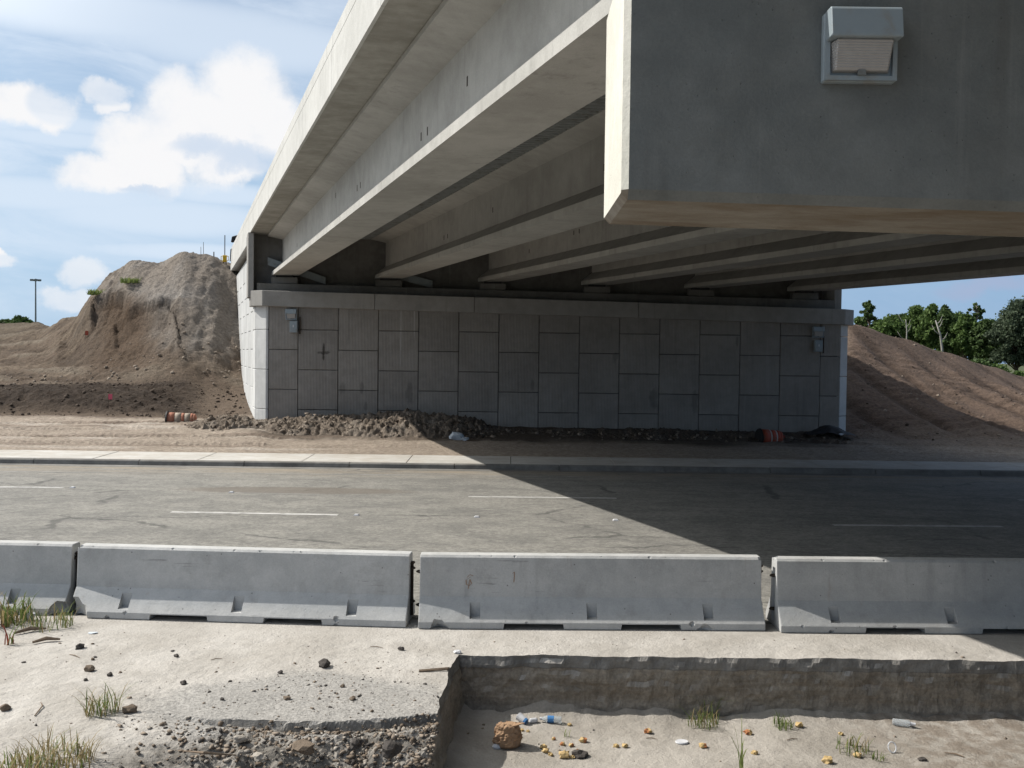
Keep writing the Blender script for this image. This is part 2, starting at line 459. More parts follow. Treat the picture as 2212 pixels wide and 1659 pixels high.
def near_ground_mat():
    m, T, b = new_mat('sandy_excavation')
    geo = T.node('ShaderNodeNewGeometry')
    p = geo.outputs['Position']
    x, y, z = T.sep(p)
    nz = T.sep(geo.outputs['True Normal'])[2]
    n1 = T.noise(p, 1.3, 6.0, 0.6)
    n2 = T.noise(p, 6.0, 6.0, 0.65)
    g = T.noise(p, 38.0, 4.0, 0.75)
    sand = T.mix(T.step(n1, 0.32, 0.68), (0.475, 0.445, 0.405), (0.595, 0.565, 0.525))
    sand = T.mix(T.math('MULTIPLY', T.step(n2, 0.52, 0.72), 0.4), sand, (0.40, 0.37, 0.33))
    # bare old asphalt showing through the blown sand
    u = T.math('DIVIDE', T.math('SUBTRACT', x, -1.75), 1.35)
    v = T.math('DIVIDE', T.math('SUBTRACT', y, 8.25), 0.85)
    q = T.math('ADD', T.math('MULTIPLY', u, u), T.math('MULTIPLY', v, v))
    q = T.math('ADD', q, T.math('MULTIPLY', T.math('SUBTRACT', n1, 0.5), 1.8))
    q = T.math('ADD', q, T.math('MULTIPLY', T.math('SUBTRACT', g, 0.5), 0.7))
    bare = T.step(q, 0.55, 1.05, a=1.0, b=0.0)
    oldasp = T.mix(T.step(g, 0.35, 0.65), (0.27, 0.262, 0.25), (0.47, 0.455, 0.43))
    top = T.mix(T.math('MULTIPLY', bare, 0.8), sand, oldasp)
    # floor of the cut
    floor = T.mix(T.step(n1, 0.35, 0.65), (0.37, 0.34, 0.30), (0.49, 0.455, 0.41))
    bx = T.math('MULTIPLY', T.step(T.math('ADD', x, T.math('MULTIPLY', n1, 1.6)), 3.4, 4.8), T.step(n2, 0.36, 0.6))
    floor = T.mix(T.math('MULTIPLY', bx, 0.7), floor, (0.22, 0.175, 0.135))
    base = T.mix(T.step(z, -0.42, -0.05), floor, top)
    # cut faces: asphalt course over brown base course
    zz = T.math('ADD', z, T.math('MULTIPLY', T.math('SUBTRACT', n2, 0.5), 0.03))
    wn = T.noise(T.scaled(p, (0.7, 0.7, 1.6)), 3.0, 6.0, 0.7)
    brown = T.mix(T.step(wn, 0.34, 0.66), (0.27, 0.235, 0.19), (0.37, 0.325, 0.265))
    lay = T.noise(T.scaled(p, (0.25, 0.25, 9.0)), 1.4, 4.0, 0.6)
    brown = T.mix(T.math('MULTIPLY', T.step(lay, 0.42, 0.62), 0.45), brown, (0.21, 0.16, 0.11))
    brown = T.mix(T.math('MULTIPLY', T.step(z, -0.52, -0.38, a=1.0, b=0.0), 0.8), brown, (0.29, 0.27, 0.24))
    asp = T.mix(T.step(n2, 0.35, 0.65), (0.22, 0.21, 0.195), (0.32, 0.305, 0.28))
    wg = T.noise(p, 22.0, 5.0, 0.75)
    brown = T.mix(1.0, brown, T.mix(T.step(wg, 0.3, 0.7), (0.78,) * 3, (1.22,) * 3), 'MULTIPLY')
    face = T.mix(T.step(zz, -0.125, -0.115), brown, asp)
    face = T.mix(T.step(T.math('ABSOLUTE', T.math('ADD', zz, 0.118)), 0.0, 0.008, a=0.4, b=0.0), face, (0.09, 0.08, 0.07))
    steep = T.step(nz, 0.35, 0.72, a=1.0, b=0.0)
    col = T.mix(steep, base, face)
    # crumbly grey rubble slope in front of the broken edge
    rz = T.math('MULTIPLY', T.step(z, -0.09, -0.03, a=1.0, b=0.0), T.step(x, -0.62, -0.50, a=1.0, b=0.0))
    rub = T.mix(T.step(n2, 0.36, 0.70), (0.18, 0.165, 0.145), (0.43, 0.40, 0.36))
    col = T.mix(rz, col, rub)
    col = T.mix(1.0, col, T.mix(g, (0.72,) * 3, (1.28,) * 3), 'MULTIPLY')
    base_colour(T, b, col)
    b.inputs['Roughness'].default_value = 0.95
    nn = bump(T, b, n2, 0.02)
    bump(T, b, g, 0.012, 1.0, nn)
    return m
M['near'] = near_ground_mat()

def leaf_mat(name, c, c2, trans=0.25):
    m, T, b = new_mat(name)
    geo = T.node('ShaderNodeNewGeometry')
    r = geo.outputs['Random Per Island']
    col = T.mix(r, c, c2)
    base_colour(T, b, col)
    b.inputs['Roughness'].default_value = 0.7
    tr = T.node('ShaderNodeBsdfTranslucent')
    T.put(tr.inputs[0], col)
    mx = T.node('ShaderNodeMixShader')
    mx.inputs[0].default_value = trans
    T.l.new(b.outputs[0], mx.inputs[1])
    T.l.new(tr.outputs[0], mx.inputs[2])
    o = [n for n in T.n if n.type == 'OUTPUT_MATERIAL'][0]
    T.l.new(mx.outputs[0], o.inputs[0])
    return m
M['leaf'] = leaf_mat('green_leaves', (0.055, 0.105, 0.026), (0.165, 0.245, 0.07))
M['leaf_dark'] = leaf_mat('dark_leaves', (0.045, 0.085, 0.025), (0.12, 0.18, 0.06))
M['leaf_grey'] = leaf_mat('grey_green_leaves', (0.05, 0.075, 0.042), (0.11, 0.145, 0.085))
M['needle'] = leaf_mat('pine_needles', (0.055, 0.10, 0.028), (0.13, 0.19, 0.06))
M['grass'] = leaf_mat('grass_blades', (0.08, 0.13, 0.03), (0.24, 0.29, 0.09), 0.35)
M['dry'] = leaf_mat('dry_grass_blades', (0.25, 0.20, 0.10), (0.42, 0.33, 0.17), 0.3)
M['weed_red'] = leaf_mat('reddish_weed', (0.25, 0.06, 0.05), (0.36, 0.16, 0.08), 0.3)

# ------------------------------------------------------------------ object helpers
ORIGIN = {}

def tag(o, label, cat, group=None, kind=None):
    if label: o['label'] = label
    if cat: o['category'] = cat
    if group: o['group'] = group
    if kind: o['kind'] = kind
    return o

def empty(name, loc, label=None, cat=None, group=None):
    o = bpy.data.objects.new(name, None)
    o.empty_display_size = 0.3
    o.location = loc
    COL.objects.link(o)
    ORIGIN[o] = Vector(loc)
    return tag(o, label, cat, group)

class MB:
    """collects faces in world coordinates"""
    def __init__(self):
        self.v, self.f, self.mi = [], [], []
    def add(self, vs, fs, mi=0):
        k = len(self.v)
        self.v += [tuple(q) for q in vs]
        self.f += [tuple(i + k for i in q) for q in fs]
        self.mi += [mi] * len(fs)
        return self
    def box(self, a, b, mi=0):
        x0, y0, z0 = a; x1, y1, z1 = b
        vs = [(x0, y0, z0), (x1, y0, z0), (x1, y1, z0), (x0, y1, z0), (x0, y0, z1), (x1, y0, z1), (x1, y1, z1), (x0, y1, z1)]
        return self.add(vs, [(0, 3, 2, 1), (4, 5, 6, 7), (0, 1, 5, 4), (1, 2, 6, 5), (2, 3, 7, 6), (3, 0, 4, 7)], mi)
    def hexa(self, vs, mi=0):                    # 8 corners: 4 of the bottom then 4 of the top
        return self.add(vs, [(0, 3, 2, 1), (4, 5, 6, 7), (0, 1, 5, 4), (1, 2, 6, 5), (2, 3, 7, 6), (3, 0, 4, 7)], mi)
    def loft(self, rings, mi=0, caps=True):      # rings of equal length, closed loops
        n = len(rings[0])
        vs = [q for r in rings for q in r]
        fs = []
        for k in range(len(rings) - 1):
            for i in range(n):
                j = (i + 1) % n
                fs.append((k * n + i, k * n + j, (k + 1) * n + j, (k + 1) * n + i))
        if caps:
            fs.append(tuple(range(n - 1, -1, -1)))
            fs.append(tuple((len(rings) - 1) * n + i for i in range(n)))
        return self.add(vs, fs, mi)
    def tube(self, pts, rs, n=8, mi=0):
        pts = [Vector(q) for q in pts]
        if not hasattr(rs, '__len__'): rs = [rs] * len(pts)
        rings = []
        up = Vector((0.13, 0.31, 0.94)).normalized()
        for i, q in enumerate(pts):
            t = (pts[min(i + 1, len(pts) - 1)] - pts[max(i - 1, 0)]).normalized()
            u = t.cross(up)
            if u.length < 1e-3: u = t.cross(Vector((1, 0, 0)))
            u.normalize(); w = t.cross(u)
            rings.append([q + (u * math.cos(a) + w * math.sin(a)) * rs[i] for a in [2 * math.pi * k / n for k in range(n)]])
        return self.loft(rings, mi)
    def build(self, name, mats, parent=None, smooth=False, fix=True):
        off = ORIGIN.get(parent, Vector((0, 0, 0))) if parent else Vector((0, 0, 0))
        me = bpy.data.meshes.new(name)
        me.from_pydata([(a - off.x, b - off.y, c - off.z) for a, b, c in self.v], [], self.f)
        if not isinstance(mats, (list, tuple)): mats = [mats]
        for m in mats: me.materials.append(m)
        if len(mats) > 1: me.polygons.foreach_set('material_index', self.mi)
        if fix:
            bm = bmesh.new(); bm.from_mesh(me)
            bmesh.ops.recalc_face_normals(bm, faces=bm.faces)
            bm.to_mesh(me); bm.free()
        if smooth: me.polygons.foreach_set('use_smooth', [True] * len(me.polygons))
        me.update()
        o = bpy.data.objects.new(name, me)
        COL.objects.link(o)
        if parent:
            o.parent = parent
            ORIGIN[o] = off
        return o

def bevel(o, w, seg=1, angle=35):
    bm = bmesh.new(); bm.from_mesh(o.data)
    es = [e for e in bm.edges if len(e.link_faces) == 2 and e.calc_face_angle(0) > rad(angle)]
    bmesh.ops.bevel(bm, geom=es, offset=w, segments=seg, affect='EDGES', profile=0.6, clamp_overlap=True)
    bm.to_mesh(o.data); bm.free()
    return o

def copy_tree(o, parent=None):
    c = o.copy(); COL.objects.link(c)
    if parent: c.parent = parent
    for ch in list(o.children):
        copy_tree(ch, c)
    return c

# gradient noise on arrays
_perm = np.random.default_rng(3).permutation(512)
_perm = np.concatenate([_perm, _perm])
_ang = np.random.default_rng(4).random(512) * 2 * math.pi
def perlin(x, y):
    xi = np.floor(x).astype(int); yi = np.floor(y).astype(int)
    xf = x - xi; yf = y - yi
    u = xf ** 3 * (xf * (xf * 6 - 15) + 10); v = yf ** 3 * (yf * (yf * 6 - 15) + 10)
    def g(ix, iy, fx, fy):
        a = _ang[_perm[(_perm[ix & 511] + iy) & 511]]
        return np.cos(a) * fx + np.sin(a) * fy
    a = g(xi, yi, xf, yf); b = g(xi + 1, yi, xf - 1, yf)
    c = g(xi, yi + 1, xf, yf - 1); d = g(xi + 1, yi + 1, xf - 1, yf - 1)
    return (a + (b - a) * u) * (1 - v) + (c + (d - c) * u) * v
def fbm(x, y, s, oct=4, gain=0.5):
    t = 0; amp = 1.0
    for k in range(oct):
        t = t + amp * perlin(x * s + 17.3 * k, y * s - 9.1 * k)
        s *= 2.03; amp *= gain
    return t
def ridged(x, y, s, oct=4):
    t = 0; amp = 1.0
    for k in range(oct):
        t = t + amp * (0.5 - np.abs(perlin(x * s + 5.7 * k, y * s + 3.3 * k)))
        s *= 2.1; amp *= 0.55
    return t
def smooth(a, b, t):
    k = np.clip((t - a) / (b - a), 0, 1)
    return k * k * (3 - 2 * k)

def grid_object(name, X, Y, Z, mat, colors=None, smooth_sh=True):
    ny, nx = Z.shape
    co = np.stack([X, Y, Z], -1).reshape(-1, 3)
    i = np.arange(ny * nx).reshape(ny, nx)
    q = np.stack([i[:-1, :-1], i[:-1, 1:], i[1:, 1:], i[1:, :-1]], -1).reshape(-1, 4)
    me = bpy.data.meshes.new(name)
    me.vertices.add(len(co)); me.vertices.foreach_set('co', co.ravel().astype(np.float32))
    me.loops.add(q.size); me.loops.foreach_set('vertex_index', q.ravel().astype(np.int32))
    me.polygons.add(len(q)); me.polygons.foreach_set('loop_start', np.arange(0, q.size, 4).astype(np.int32))
    me.polygons.foreach_set('loop_total', np.full(len(q), 4, np.int32))
    me.update(calc_edges=True)
    me.polygons.foreach_set('use_smooth', np.full(len(q), smooth_sh))
    if colors is not None:
        a = me.color_attributes.new('soil', 'FLOAT_COLOR', 'POINT')
        c4 = np.concatenate([colors.reshape(-1, 3), np.ones((len(co), 1))], 1)
        a.data.foreach_set('color', c4.ravel().astype(np.float32))
    me.materials.append(mat)
    o = bpy.data.objects.new(name, me); COL.objects.link(o)
    return o

def lines(stops):
    """coordinate list from (start, step) stops and a last value"""
    out = []
    for k in range(len(stops) - 1):
        a, s = stops[k]; b = stops[k + 1][0]
        n = max(1, int(round((b - a) / s)))
        out += list(a + (b - a) * np.arange(n) / n)
    out.append(stops[-1][0])
    return np.array(out)

# ------------------------------------------------------------------ directions of the bridge
D = ray(404, 738)                                # the bridge runs along this
YR = 39.0
SLOPE = -0.0176                                  # crossfall along the wall
def bx(x, Y): return x + D.x * (Y - YR)
def bz(z, Y): return z + D.z * (Y - YR)
def sweep(mb, prof, Y0, Y1, n=1, mi=0):
    rings = []
    for k in range(n + 1):
        Y = Y0 + (Y1 - Y0) * k / n
        rings.append([(bx(x, Y), Y, bz(z, Y)) for x, z in prof])
    return mb.loft(rings, mi)

B1 = at(588, 594.7, YR)                          # lower left corner of the first beam at its far end
SOF = at(539.6, 503, YR)                         # outer lower edge of the deck
PIER_Y = 6.61
SPACING = 4.0
FLW = 0.507

# ================================================================== SETTING
# far plain
mb = MB()
mb.add([(-2500, -2500, -0.9), (2500, -2500, -0.9), (2500, 3500, -0.9), (-2500, 3500, -0.9)], [(0, 1, 2, 3)])
def plain_mat():
    m, T, b = new_mat('plain_grass')
    p = position(T)
    n = T.noise(p, 0.05, 6.0, 0.6)
    T.put(b.inputs['Base Color'], T.mix(T.step(n, 0.35, 0.65), (0.035, 0.055, 0.018), (0.085, 0.085, 0.04)))
    b.inputs['Roughness'].default_value = 0.95
    return m
o = mb.build('ground', plain_mat()); o['kind'] = 'structure'

# road: one crossfalling sheet
def road_z(Y): return -0.02 * (Y - 10.6)
mb = MB()
X0, X1 = -160, 160
ys = [10.9, 14, 18, 22, 26, 28.72]
vs = [(x, y, road_z(y) - 0.004) for y in ys for x in (X0, X1)]
mb.add(vs, [(2 * k, 2 * k + 1, 2 * k + 3, 2 * k + 2) for k in range(len(ys) - 1)])
o = mb.build('road', M['asphalt'], fix=False); o['kind'] = 'structure'
# kerb and sidewalk
KZ = road_z(28.7)
def run_of(name, part, mat, build, step, n, x0):
    root = empty(name, (0, 29.5, KZ)); root['kind'] = 'structure'
    mb = MB(); build(mb); first = mb.build(part, mat, root); bevel(first, 0.008)
    first.location.x = x0
    for k in range(1, n):
        o = first.copy(); COL.objects.link(o); o.parent = root; o.location.x = x0 + step * k + random.uniform(-.002, .002); o.location.z = random.uniform(-.004, .004); o.location.y = random.uniform(-.004, .004)
def walk_slab(mb):
    mb.hexa([(0, 28.91, KZ - 0.2), (2.985, 28.91, KZ - 0.2), (2.985, 30.85, KZ - 0.2), (0, 30.85, KZ - 0.2),
             (0, 28.91, KZ + 0.15), (2.985, 28.91, KZ + 0.15), (2.985, 30.85, KZ + 0.18), (0, 30.85, KZ + 0.18)])
run_of('sidewalk', 'slab', M['walk'], walk_slab, 3.0, 26, -39.0)
def kerb_len(mb):
    pr_ = [(28.68, KZ - 0.25), (28.895, KZ - 0.25), (28.892, KZ + 0.147), (28.76, KZ + 0.147), (28.72, KZ + 0.12), (28.68, KZ - 0.02)]
    mb.loft([[(x, y, z) for y, z in pr_] for x in (0, 2.985)])
run_of('kerb', 'kerb_stone', M['kerb'], kerb_len, 3.0, 26, -37.6)
mb = MB()                                        # gutter strip
mb.add([(-60, 28.25, road_z(28.25)), (60, 28.25, road_z(28.25)), (60, 28.72, road_z(28.72) + 0.003), (-60, 28.72, road_z(28.72) + 0.003)], [(0, 1, 2, 3)])
o = mb.build('gutter', M['kerb'], fix=False); o['kind'] = 'structure'

# painted lines
def stripe(name, xa, ya, xb, yb, w, mat):
    A = gp(xa, ya, 0); 
    def on_road(x, y):
        v = ray(x, y); t = (0.212 - CAM.z) / (v.z + 0.02); return CAM + v * t
    P, Q = on_road(xa, ya), on_road(xb, yb)
    n = max(2, int((Q - P).length / 0.5))
    mb = MB(); vs = []
    for k in range(n + 1):
        c = P + (Q - P) * k / n
        for s in (-w / 2, w / 2):
            yy = c.y + s + random.uniform(-0.008, 0.008)
            vs.append((c.x, yy, road_z(yy)))
    mb.add(vs, [(2 * k, 2 * k + 2, 2 * k + 3, 2 * k + 1) for k in range(n)])
    o = mb.build(name, mat, fix=False); o['kind'] = 'structure'
    return o
stripe('lane_marking', 370, 1105.5, 730, 1112, 0.19, M['paint'])
stripe('lane_marking', 1800, 1134, 2165, 1137, 0.19, M['paint'])
stripe('lane_marking', -1060, 1080, -700, 1087, 0.15, M['paint'])
stripe('lane_marking', -170, 1050, 136, 1053, 0.19, M['paint'])
stripe('lane_marking', 505, 1064, 690, 1067.5, 0.11, M['faded'])
stripe('lane_marking', 1012, 1072.5, 1332, 1076, 0.19, M['paint'])
stripe('lane_marking', 2200, 1080, 2510, 1082, 0.15, M['paint'])
stripe('edge_line', -600, 1013, 2900, 1044, 0.13, M['faded'])
rs = []
for k, (x, y, lab) in enumerate([(157, 1053.5, 'white road stud just past the end of the leftmost far lane dash'), (770, 1113, 'white road stud just past the end of the near lane dash'), (500, 1063.5, 'white road stud just before the faded lane dash'), (1030, 1117, 'white road stud on bare sunlit asphalt, left one of the two before the shadow'), (1330, 1124, 'white road stud on sunlit asphalt closest to the bridge shadow')]):
    v = ray(x, y); c = CAM + v * ((0.212 - CAM.z) / (v.z + 0.02))
    mb = MB()
    a, h = 0.055, 0.022
    mb.hexa([(c.x - a, c.y - a, c.z), (c.x + a, c.y - a, c.z), (c.x + a, c.y + a, c.z), (c.x - a, c.y + a, c.z),
             (c.x - a * .6, c.y - a * .8, c.z + h), (c.x + a * .6, c.y - a * .8, c.z + h), (c.x + a * .6, c.y + a * .8, c.z + h), (c.x - a * .6, c.y + a * .8, c.z + h)])
    o = mb.build('road_stud', M['white'])
    tag(o, lab, 'road stud', 'road studs on the lane lines')

# ---------------- terrain beyond the sidewalk
def zz(xp, yp, Y): return at(xp, yp, Y).z
def prof(xp, pts):
    return [(Y, (zz(xp, v, Y) if v > 60 else v)) for Y, v in pts]
G0 = -0.20
cols = {
 -2400: [(30.8, G0), (60, 0.5), (100, 2), (130, 2)],
 -300: prof(-300, [(30.8, G0), (39, 0.1), (42, 0.5), (43.5, 846), (46, 846), (60, 775), (80, 712), (95, 704), (110, 2)]),
 0: prof(0, [(30.8, G0), (38.5, 0.15), (41, 893), (42.6, 852), (44.5, 846), (52, 803), (62, 750), (75, 703), (95, 697), (110, 2)]),
 80: prof(80, [(30.8, G0), (38.5, 0.15), (41, 893), (42.6, 852), (44.5, 846), (51, 803), (60, 747), (70, 701), (80, 703), (100, 1.5)]),
 140: prof(140, [(30.8, G0), (38.5, 0.15), (41, 893), (42.6, 853), (44.5, 847), (50, 803), (56, 745), (62, 690), (66, 698), (90, 1)]),
 205: prof(205, [(30.8, G0), (38.5, 0.17), (41, 895), (42.8, 856), (45, 842), (50, 785), (52.6, 720), (54, 655), (56, 640), (59, 640), (72, 1)]),
 232: prof(232, [(30.8, G0), (38.5, 0.17), (41, 896), (42.8, 858), (45.4, 840), (49.6, 780), (52, 720), (53.4, 650), (55, 618), (58, 604), (70, 1.5)]),
 285: prof(285, [(30.8, G0), (38.5, 0.18), (41.2, 897), (43, 860), (45.8, 838), (48.8, 776), (50.6, 716), (51.6, 660), (53.6, 602), (56, 566), (60, 574), (72, 2)]),
 340: prof(340, [(30.8, G0), (38.5, 0.2), (41.4, 898), (43, 868), (45.8, 832), (48, 766), (50, 700), (51, 645), (53.4, 597), (56, 573), (62, 580), (75, 2)]),
 395: prof(395, [(30.8, G0), (38.5, 0.2), (41.4, 899), (43.4, 876), (46, 822), (48, 752), (50.4, 660), (52.4, 590), (54.2, 551), (57, 549), (62, 560), (75, 2)]),
 450: prof(450, [(30.8, G0), (38.5, 0.22), (41.6, 900), (44, 868), (46, 838), (48, 775), (50.4, 684), (52.4, 605), (54.4, 559), (57, 556), (62, 565), (75, 2)]),
 500: prof(500, [(30.8, G0), (38.4, 0.24), (41.6, 893), (44, 868), (46, 845), (48, 806), (50, 742), (52, 668), (54, 594), (55.2, 579), (58, 575), (62, 570), (75, 2)]),
 524: prof(524, [(30.8, G0), (38.2, 0.26), (41.6, 887), (44, 866), (46, 846), (48, 815), (50, 760), (52, 685), (54, 605), (56, 585), (60, 580), (75, 2)]),
 548: prof(548, [(30.8, G0), (38.2, 0.28), (41.6, 886), (44, 866), (46, 850), (48, 820), (50, 765), (54, 620), (56, 600), (60, 590), (75, 2)]),
 600: [(30.8, G0), (36, 0.0), (38.3, 0.3), (45, 0.6), (60, 4.5), (90, 5)],
 1790: [(30.8, G0), (36, -0.1), (38.3, 0.12), (41, 0.6), (48, 4.3), (52, 4.3), (62, 1.0), (80, -0.9)],
 1842: prof(1842, [(30.8, G0), (36, -0.12), (38.6, 0.10), (40, 0.55), (48, 699), (51, 712), (60, 0.5), (75, -0.92)]),
 1950: prof(1950, [(30.8, G0), (35.6, -0.15), (38.0, 0.05), (40, 0.75), (48.6, 731), (52, 752), (60, 0.2), (70, -0.92)]),
 2050: prof(2050, [(30.8, G0), (35.2, -0.18), (37.4, 0.0), (40, 0.72), (49.2, 763), (52, 782), (60, 0.0), (68, -0.92)]),
 2150: prof(2150, [(30.8, G0), (34.8, -0.2), (36.8, -0.05), (40, 0.62), (49.8, 794), (53, 812), (60, -0.2), (66, -0.92)]),
 2212: prof(2212, [(30.8, G0), (34.6, -0.2), (36.5, -0.08), (40, 0.58), (50, 813), (53, 828), (60, -0.3), (66, -0.92)]),
 2400: prof(2400, [(30.8, G0), (34.5, -0.22), (37, -0.1), (42, 0.45), (50, 870), (54, 0.2), (62, -0.92)]),
 2900: [(30.8, G0), (35, -0.3), (50, -0.2), (62, -0.95)],
 5200: [(30.8, G0), (35, -0.4), (62, -0.95)],
}
keys = sorted(cols)
def terrain_h(X, Y):
    u = CX + FPX * X / np.maximum(Y, 1)
    prof_z = np.stack([np.interp(Y, [a for a, _ in cols[k]], [b for _, b in cols[k]]) for k in keys], 0)
    idx = np.clip(np.searchsorted(keys, u) - 1, 0, len(keys) - 2)
    ka = np.array(keys)
    t = np.clip((u - ka[idx]) / (ka[idx + 1] - ka[idx]), 0, 1)
    t = t * t * (3 - 2 * t) * 0.5 + t * 0.5
    za = np.take_along_axis(prof_z, idx[None], 0)[0]
    zb = np.take_along_axis(prof_z, idx[None] + 1, 0)[0]
    return za + (zb - za) * t, u
gx = lines([(-90, 3), (-44, 0.6), (-34, 0.14), (-22, 0.095), (-8, 0.4), (11, 0.11), (25, 0.6), (34, 4), (90, 4)])
gy = lines([(30.80, 0.10), (40, 0.095), (66, 0.2), (84, 1.5), (130, 1.5)])
GX, GY = np.meshgrid(gx, gy)
H, U = terrain_h(GX, GY)
# soften the straight profile segments
for _ in range(3):
    P = np.pad(H, 1, mode='edge')
    H = (P[1:-1, 1:-1] * 4 + P[:-2, 1:-1] + P[2:, 1:-1] + P[1:-1, :-2] + P[1:-1, 2:]) / 8
left = 1 - smooth(520, 600, U)
right = smooth(1780, 1850, U)
pile = left * smooth(46.5, 49, GY) * smooth(150, 240, U)
q = GX + 0.322 * GY
H += left * smooth(31, 36, GY) * (0.05 * fbm(GX, GY, 0.9, 5) + 0.035 * ridged(GX, GY, 2.0, 3))
VI = (770 + 0.0125 * (U - 1106)) - (H - 2.87) * FPX / GY      # apparent height, used to lay out the slips of the bank
H += pile * (0.12 * fbm(GX, GY, 0.55, 4) + 0.21 * ridged(GX, GY * 0.22, 1.3, 4) + 0.10 * ridged(GX * 0.8, GY, 2.1, 4) + 0.06 * fbm(GX, GY, 2.3, 3) + 0.05 * fbm(GX, GY, 5.0, 2) - 0.13)
# slipped scarps, a crack and the undercut lip
def band(u, lo, hi, w): return smooth(lo - w, lo + w, u) * (1 - smooth(hi - w, hi + w, u))
wv = 5 * fbm(GX, GY, 0.7, 3)
sy_ = np.interp(U, [250, 300, 340, 366], [686, 658, 648, 646]) + wv
d1 = VI - sy_
on1 = pile * band(U, 250, 368, 6)
H -= on1 * 0.42 * smooth(0, 5, d1) * (1 - smooth(30, 95, d1))
cx_ = np.interp(VI, [655, 682, 712, 752, 770], [365, 377, 385, 387, 401]) + 0.6 * wv
on2 = left * band(VI, 655, 768, 5)
H -= on2 * 0.40 * np.exp(-((U - cx_) / 1.5) ** 2)
H += on2 * 0.16 * smooth(-14, 0, U - cx_) * (U < cx_)
ly_ = np.interp(U, [198, 222, 245, 270], [655, 646, 640, 634]) + 0.6 * wv
d3 = VI - ly_
on3 = left * band(U, 200, 268, 5) * smooth(48, 50, GY)
H -= on3 * 0.75 * smooth(0, 4, d3) * (1 - smooth(30, 80, d3))
H += on3 * 0.18 * ridged(GX * 1.6, GY * 0.3, 1.6, 3) * smooth(4, 12, d3) * (1 - smooth(40, 70, d3))
graded = left * smooth(45.5, 47.5, GY) * (1 - pile)
q2 = GX * 0.55 + GY * 0.83
tr2 = np.sin(q2 * 2 * math.pi / 2.6 + 2.0 * fbm(GX, GY, 0.2, 3)) * (0.5 + fbm(GX, GY, 0.25, 2))
rough_ = left * band(U, 120, 262, 14) * smooth(51, 53, GY) * (1 - smooth(57, 61, GY))
H += graded * (0.13 * tr2 + 0.20 * ridged(GX, GY, 1.1, 4) + 0.08 * fbm(GX, GY, 2.6, 3) - 0.1) + rough_ * (0.35 * ridged(GX, GY, 1.5, 4) - 0.1)
berm = left * smooth(40.6, 41.8, GY) * (1 - smooth(45.2, 46.6, GY)) * (1 - smooth(380, 470, U))
H += berm * 0.22 * ridged(GX, GY, 1.6, 4)
# wheel ruts over the sandy strip
for k, (c, w, dep) in enumerate([(33.2, 0.16, 0.05), (34.9, 0.18, 0.06), (36.6, 0.2, 0.05), (38.0, 0.2, 0.05)]):
    cl = c + 0.5 * np.sin(GX * 0.16 + k) + 0.16 * fbm(GX, GY * 0, 0.4, 3)
    H -= 1.8 * dep * np.exp(-((GY - cl) / w) ** 2) * (1 - smooth(500, 900, U) * 0.6)
    H += 0.035 * np.exp(-((GY - cl) / 0.35) ** 2) * np.sin(GX * 2 * math.pi / 0.24)
H += smooth(30.9, 31.4, GY) * 0.02 * fbm(GX, GY, 1.5, 4)
# dozer ruts and cleat marks on the slope at the right
rut = np.sin(q * 2 * math.pi / 2.3 + 1.1 * fbm(GX, GY, 0.12, 2)) + 0.45 * np.sin(q * 2 * math.pi / 1.05 + 1.2 * fbm(GX, GY, 0.2, 2))
rs_ = right * smooth(37, 39.5, GY) * (1 - smooth(52, 56, GY))
crest_ = 1 - 0.85 * smooth(45.0, 47.5, GY)
H += rs_ * crest_ * (0.14 * rut * (0.8 + 0.5 * fbm(GX, GY, 0.3, 2)) + 0.04 * fbm(GX, GY, 1.6, 4))
rut_shade_col = rs_ * smooth(0.2, 1.0, -rut + 0.6 * fbm(GX, GY, 0.8, 3))
H += rs_ * crest_ * 0.04 * np.sin(GY * 2 * math.pi / 0.55 + 3 * fbm(GX, GY, 0.5, 2)) * smooth(-0.2, 0.3, fbm(GX, GY, 0.5, 2) + 0.15)
# the ground inside the fill stays under the deck
xl = bx(-9.85, GY) + 0.25 - 0.077; xr = bx(12.5, GY)
inside = (GX > xl) & (GX < xr) & (GY > 38.3) & (GY < 56.5)
H = np.where(inside, np.minimum(H, 3.2), H)
near_wall = (GX > -9.6) & (GX < 12.6) & (GY > 38.1) & (GY < 38.5)
H = np.where(near_wall, np.minimum(H, 0.3), H)
# soil colours by deposit, plus painted shade in hollows and under the bridge
def C3(*c): return np.array(c)[None, None, :]
sandy, brown, greyp, darks, red, pale = C3(.53, .445, .365), C3(.175, .13, .095), C3(.295, .256, .218), C3(.06, .042, .030), C3(.185, .132, .102), C3(.31, .245, .18)
def lerp(a, b, t): return a + (b - a) * t[..., None]
nz_ = fbm(GX, GY, 0.35, 4)
colr = np.broadcast_to(sandy, GX.shape + (3,)).copy()
colr = lerp(colr, brown, np.clip(smooth(34.2, 37.0, GY + nz_ * 2.2) * 0.6 * (1 - left) + left * smooth(39.4, 40.6, GY + 0.5 * nz_), 0, 1))
colr = lerp(colr, pale, np.clip(left * smooth(44.5, 48, GY) * smooth(0.0, 0.35, fbm(GX * 0.5, GY * 2.2, 0.3, 3) + 0.02) * 0.55 * (1 - pile), 0, 1))
colr = lerp(colr, darks, np.clip(berm * (1.0 + 0.4 * fbm(GX, GY, 0.8, 3)), 0, 1))
hi = smooth(2.0, 4.4, H + nz_ * 1.8 + 1.2 * fbm(GX, GY, 1.4, 4) + (U - 300) * 0.004)
colr = lerp(colr, greyp, np.clip(pile * hi, 0, 1))
colr = lerp(colr, C3(.26, .215, .165), np.clip(graded * smooth(0.1, 0.7, tr2 + 0.4 * nz_) * 0.85, 0, 1))
colr = lerp(colr, C3(.095, .068, .048), np.clip(graded * smooth(0.1, 0.7, -tr2 + 0.5 * nz_) * 0.75, 0, 1))
